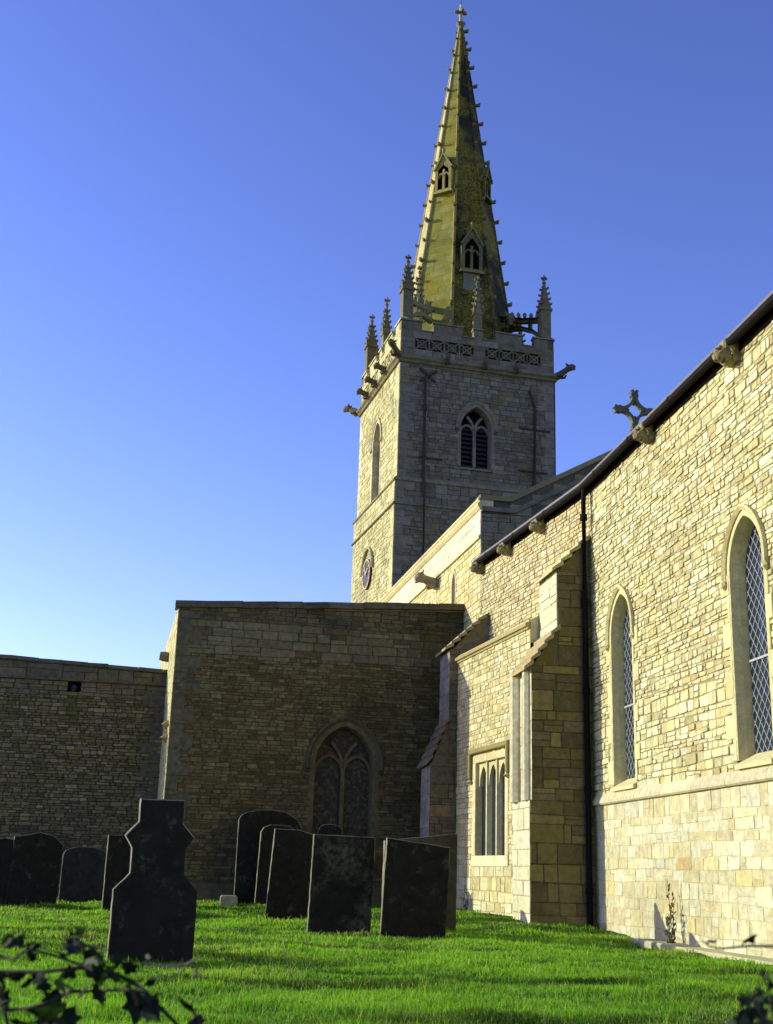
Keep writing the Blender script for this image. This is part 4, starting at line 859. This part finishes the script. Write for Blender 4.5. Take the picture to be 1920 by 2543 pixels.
# ------------------------------------------------------------------ plants
def ivy_leaf(mb,p,size,rot,tl,col):
    out=[(0,0),(.22,-.12),(.50,.05),(.36,.30),(.48,.55),(.22,.58),(0,1.0),(-.22,.58),(-.48,.55),(-.36,.30),(-.50,.05),(-.22,-.12)]
    q=rot.to_matrix(); P=[p+q@Vector((x*size,abs(x)*size*.35*tl-(.10*y*y)*size,y*size)) for x,y in out]; P.append(p+q@Vector((0,-.02*size,.35*size)))
    n=len(out); mb.add(P,[(i,(i+1)%n,n) for i in range(n)],[jit(col,.12) for _ in range(n)])
from mathutils import Euler
def rl(x,y): return ((x/2.783)/1.1497,(1950+y/2.783)/1.1497)
def rr(x,y): return ((1400+x/3.2115)/1.1497,(1900+y/3.2115)/1.1497)
IV=(.010,.017,.008)  # near-black leaf colour stands in for shade over the branch
p0=at(*rl(200,1500),2.2)
iv=empty('ivy_branch',(p0.x,p0.y,gh(p0.x,p0.y)),anchor=True); tag(iv,'dark trailing ivy branch with lobed leaves across the lower left corner','ivy')
mb=MB()
for D0,pts,ra in ((2.2,[(-200,1270),(0,1290),(300,1290),(560,1262),(760,1290),(900,1350),(1010,1430),(1100,1530),(1220,1651),(1330,1800)],.0042),(2.15,[(-80,1160),(0,1180),(100,1210),(180,1130),(350,1170),(530,1230),(640,1280)],.003),(2.25,[(520,1060),(600,1110),(700,1130),(740,1140)],.0025),(2.18,[(-60,1575),(0,1560),(200,1540),(330,1500),(480,1430),(700,1420),(900,1415),(1010,1440)],.0032),(2.2,[(1250,1480),(1310,1540),(1370,1610),(1400,1700)],.0028),(2.2,[(560,1262),(600,1180),(560,1090)],.003),(2.2,[(0,1290),(30,1400),(20,1520),(60,1680)],.0036)):
    loft(mb,[at(*rl(*p),D0+.03*math.sin(i*1.7)) for i,p in enumerate(pts)],[ra*(1-.2*i/len(pts)) for i in range(len(pts))],(.03,.025,.02),6)
mb.build('stem',M['bark'],iv)
mb=MB()
for pts in ([(980,1225),(1130,1250),(1280,1245),(1340,1210),(1385,1180)],[(1335,1335),(1362,1300),(1355,1255)],[(450,1480),(470,1430),(500,1395)],[(545,1470),(575,1430),(600,1390)]):
    mb=MB(); loft(mb,[at(*rl(*p),2.15) for p in pts],[.0012+.0018*math.sin(math.pi*(i+.5)/len(pts)) for i in range(len(pts))],(.3,.25,.18),6); mb.build('dry_twig',M['twig'],iv)
LV=[(60,1050,100),(130,1065,110),(210,1095,100),(300,1090,80),(420,1105,120),(520,1045,120),(590,1115,130),(585,1195,140),(670,1150,110),(200,1160,100),(250,1300,110),(120,1310,90),(60,1300,100),(20,1400,120),(30,1480,110),(370,1440,170),(390,1530,210),(300,1560,120),(520,1395,110),(640,1290,130),(690,1375,110),(790,1190,100),(860,1240,120),(910,1340,120),(980,1385,190),(1025,1470,150),(1285,1500,130),(1335,1570,130),(70,1620,170),(170,1650,170),(260,1640,120),(1000,1185,70),(440,1290,110),(740,1285,90),(540,1000,70),(330,1320,120),(480,1300,90),(1370,1660,120),(1060,1320,80),(820,1320,110)]
LV+=[(x+random.uniform(-45,45),y+random.uniform(-30,30),s__*random.uniform(.6,1)) for x,y,s__ in LV+LV if x<1100 and random.random()<.70]
for x,y,s__ in LV:
    mb=MB(); c=IV if random.random()<.8 else (.035,.07,.015)
    ivy_leaf(mb,Vector((0,0,0)),(.88+.35*random.random())*s__/2.783/1.1497/2650*2.2,Euler((random.uniform(-1.0,.5)+1.2,random.uniform(-1.0,1.0)+math.pi*(random.random()<.35),random.uniform(-1.2,1.2))),random.uniform(.3,1),c)
    o=mb.build('leaf',M['leaf'],iv); pp=at(*rl(x,y+s__*.35),2.2+random.uniform(-.06,.06)); o.location=pp
p0=at(1670,2200,2.0)
bs_=empty('evergreen_bush',(p0.x+.1,p0.y,gh(p0.x,p0.y)),anchor=True); tag(bs_,'black-green leafy bush poking into the lower right corner','bush')
mb=MB()
for k in range(7): loft(mb,[at(1760+10*k,2420,2.0+.03*k),at(1700-12*k+random.uniform(-10,10),2260-8*k,2.0),at(1655-8*k+random.uniform(-20,20),2150+12*k,2.0)],[.005,.004,.002],(.03,.025,.02),5)
mb.build('stem',M['bark'],bs_)
for k in range(98):
    y=2085+random.random()**.7*150; lo_=1664-(y-2085)*.95 if y<2160 else 1593-(y-2160)*.35
    x=random.uniform(lo_,1760)
    mb=MB(); ivy_leaf(mb,Vector((0,0,0)),random.uniform(.014,.026),Euler((random.uniform(-1,1),random.uniform(-3,3),random.uniform(-1.5,1.5))),.6,(.012,.018,.012) if random.random()<.8 else (.03,.045,.02))
    o=mb.build('leaf',M['leaf'],bs_); o.location=at(x,y,2.0+random.uniform(-.1,.12))
p0=at(*rr(1400,1450),2.1)
tg=empty('twig_spray',(p0.x,p0.y,gh(p0.x,p0.y)),anchor=True); tag(tg,'thin bare twig with one curled leaf across the foot of the chancel wall','twig')
mb=MB()
loft(mb,[at(*rr(*p),2.1) for p in ((1900,1500),(1670,1448),(1500,1442),(1400,1450),(1250,1465),(1160,1445),(1105,1400),(1085,1370))],[.003,.0026,.0024,.0022,.002,.0018,.0012,.0006],(.03,.025,.02),6)
loft(mb,[at(*rr(*p),2.1) for p in ((1135,1425),(1165,1402),(1195,1412),(1222,1400))],[.0016,.003,.0034,.001],(.03,.025,.02),6)
mb.build('stem',M['bark'],tg)
mb=MB(); q=[rr(*p) for p in ((1412,1440),(1440,1395),(1480,1372),(1515,1350),(1555,1352),(1530,1372),(1520,1430),(1470,1412))]
n=len(q); P=[at(*p,2.09) for p in q]+[at(*p,2.095+.004*(i%3)) for i,p in enumerate(q)]; mb.add(P,[tuple(range(n)),tuple(range(2*n-1,n-1,-1))]+[(i,(i+1)%n,n+(i+1)%n,n+i) for i in range(n)],(.03,.026,.018)); mb.build('leaf',M['leaf'],tg)
def sprig(name,x,y,h,nst,nl,label,cat,col,spread=.12,ls=.07):
    o=empty(name,(x,y,gh(x,y)),anchor=True); tag(o,label,cat); mb=MB(); ml=MB(); z0=gh(x,y)-.02
    for k in range(nst):
        hh=h*(1 if k==0 else random.uniform(.4,.8)); bx,by=random.uniform(-1,1)*spread*(0 if k==0 else 1),random.uniform(-1,1)*spread*.6*(0 if k==0 else 1)
        pts=[(x+bx*t+.03*math.sin(t*5+k),y+by*t+.02*math.sin(t*4+k*2),z0+hh*t) for t in (0,.25,.5,.75,1)]
        loft(mb,pts,[.009,.008,.006,.004,.002],(.05,.035,.02),5)
        for j in range(nl):
            t=random.uniform(.12,1); i=min(3,int(t*4)); p=Vector(pts[i]).lerp(Vector(pts[i+1]),t*4-i); s__=ls*random.uniform(.6,1.2)
            q=Euler((random.uniform(-1.2,.2),random.uniform(-.8,.8),random.uniform(0,6.28))).to_matrix()
            L=[(0,0),(.18,.3),(.2,.6),(0,1),(-.2,.6),(-.18,.3)]; ml.add([p+q@Vector((a*s__,-.15*b_*b_*s__,b_*s__)) for a,b_ in L],[tuple(range(6))],jit(col,.3))
    mb.build('stem',M['bark'],o); ml.build('foliage',M['sap'],o)
sprig('sapling',7.02,18.35,1.05,4,26,'slender leafy sapling growing against the foot of the chancel wall','sapling',(.10,.10,.035),.13,.085)
sprig('wall_weed',5.80,27.15,.75,4,16,'straggling weed climbing the foot of the low wall beside the dark buttress','weed',(.07,.10,.03),.15,.06)

# ------------------------------------------------------------------ light
w=bpy.data.worlds.new('World'); sc.world=w; w.use_nodes=True; nt=w.node_tree; bg=nt.nodes['Background']
sk=N(nt,'ShaderNodeTexSky'); sk.sky_type='NISHITA'; sk.sun_disc=False; sk.sun_elevation=R(SUN_E)
sd=Vector((-math.cos(R(SUN_B))*math.cos(R(SUN_E)),math.sin(R(SUN_B))*math.cos(R(SUN_E)),math.sin(R(SUN_E))))
sk.sun_rotation=math.atan2(sd.x,sd.y); sk.air_density=1.0; sk.dust_density=.3; sk.ozone_density=3.0
g_=N(nt,'ShaderNodeGamma'); g_.inputs[1].default_value=1.34
nt.links.new(mix(nt,1.0,sk.outputs[0],(.1,.095,.125),'MULTIPLY'),g_.inputs[0])
vm=N(nt,'ShaderNodeVectorMath',operation='MULTIPLY'); nt.links.new(g_.outputs[0],vm.inputs[0]); vm.inputs[1].default_value=(28.5,23.3,22.0)
nt.links.new(vm.outputs[0],bg.inputs['Color']); bg.inputs['Strength'].default_value=.10
L=bpy.data.lights.new('sun','SUN'); L.energy=4.0; L.angle=R(.5); L.color=(1,.965,.72); lo_=bpy.data.objects.new('sun',L); COL.objects.link(lo_)
lo_.rotation_euler=sd.to_track_quat('Z','Y').to_euler()
sc.view_settings.view_transform='Standard'; sc.view_settings.look='None'; sc.view_settings.exposure=.5; sc.view_settings.gamma=1
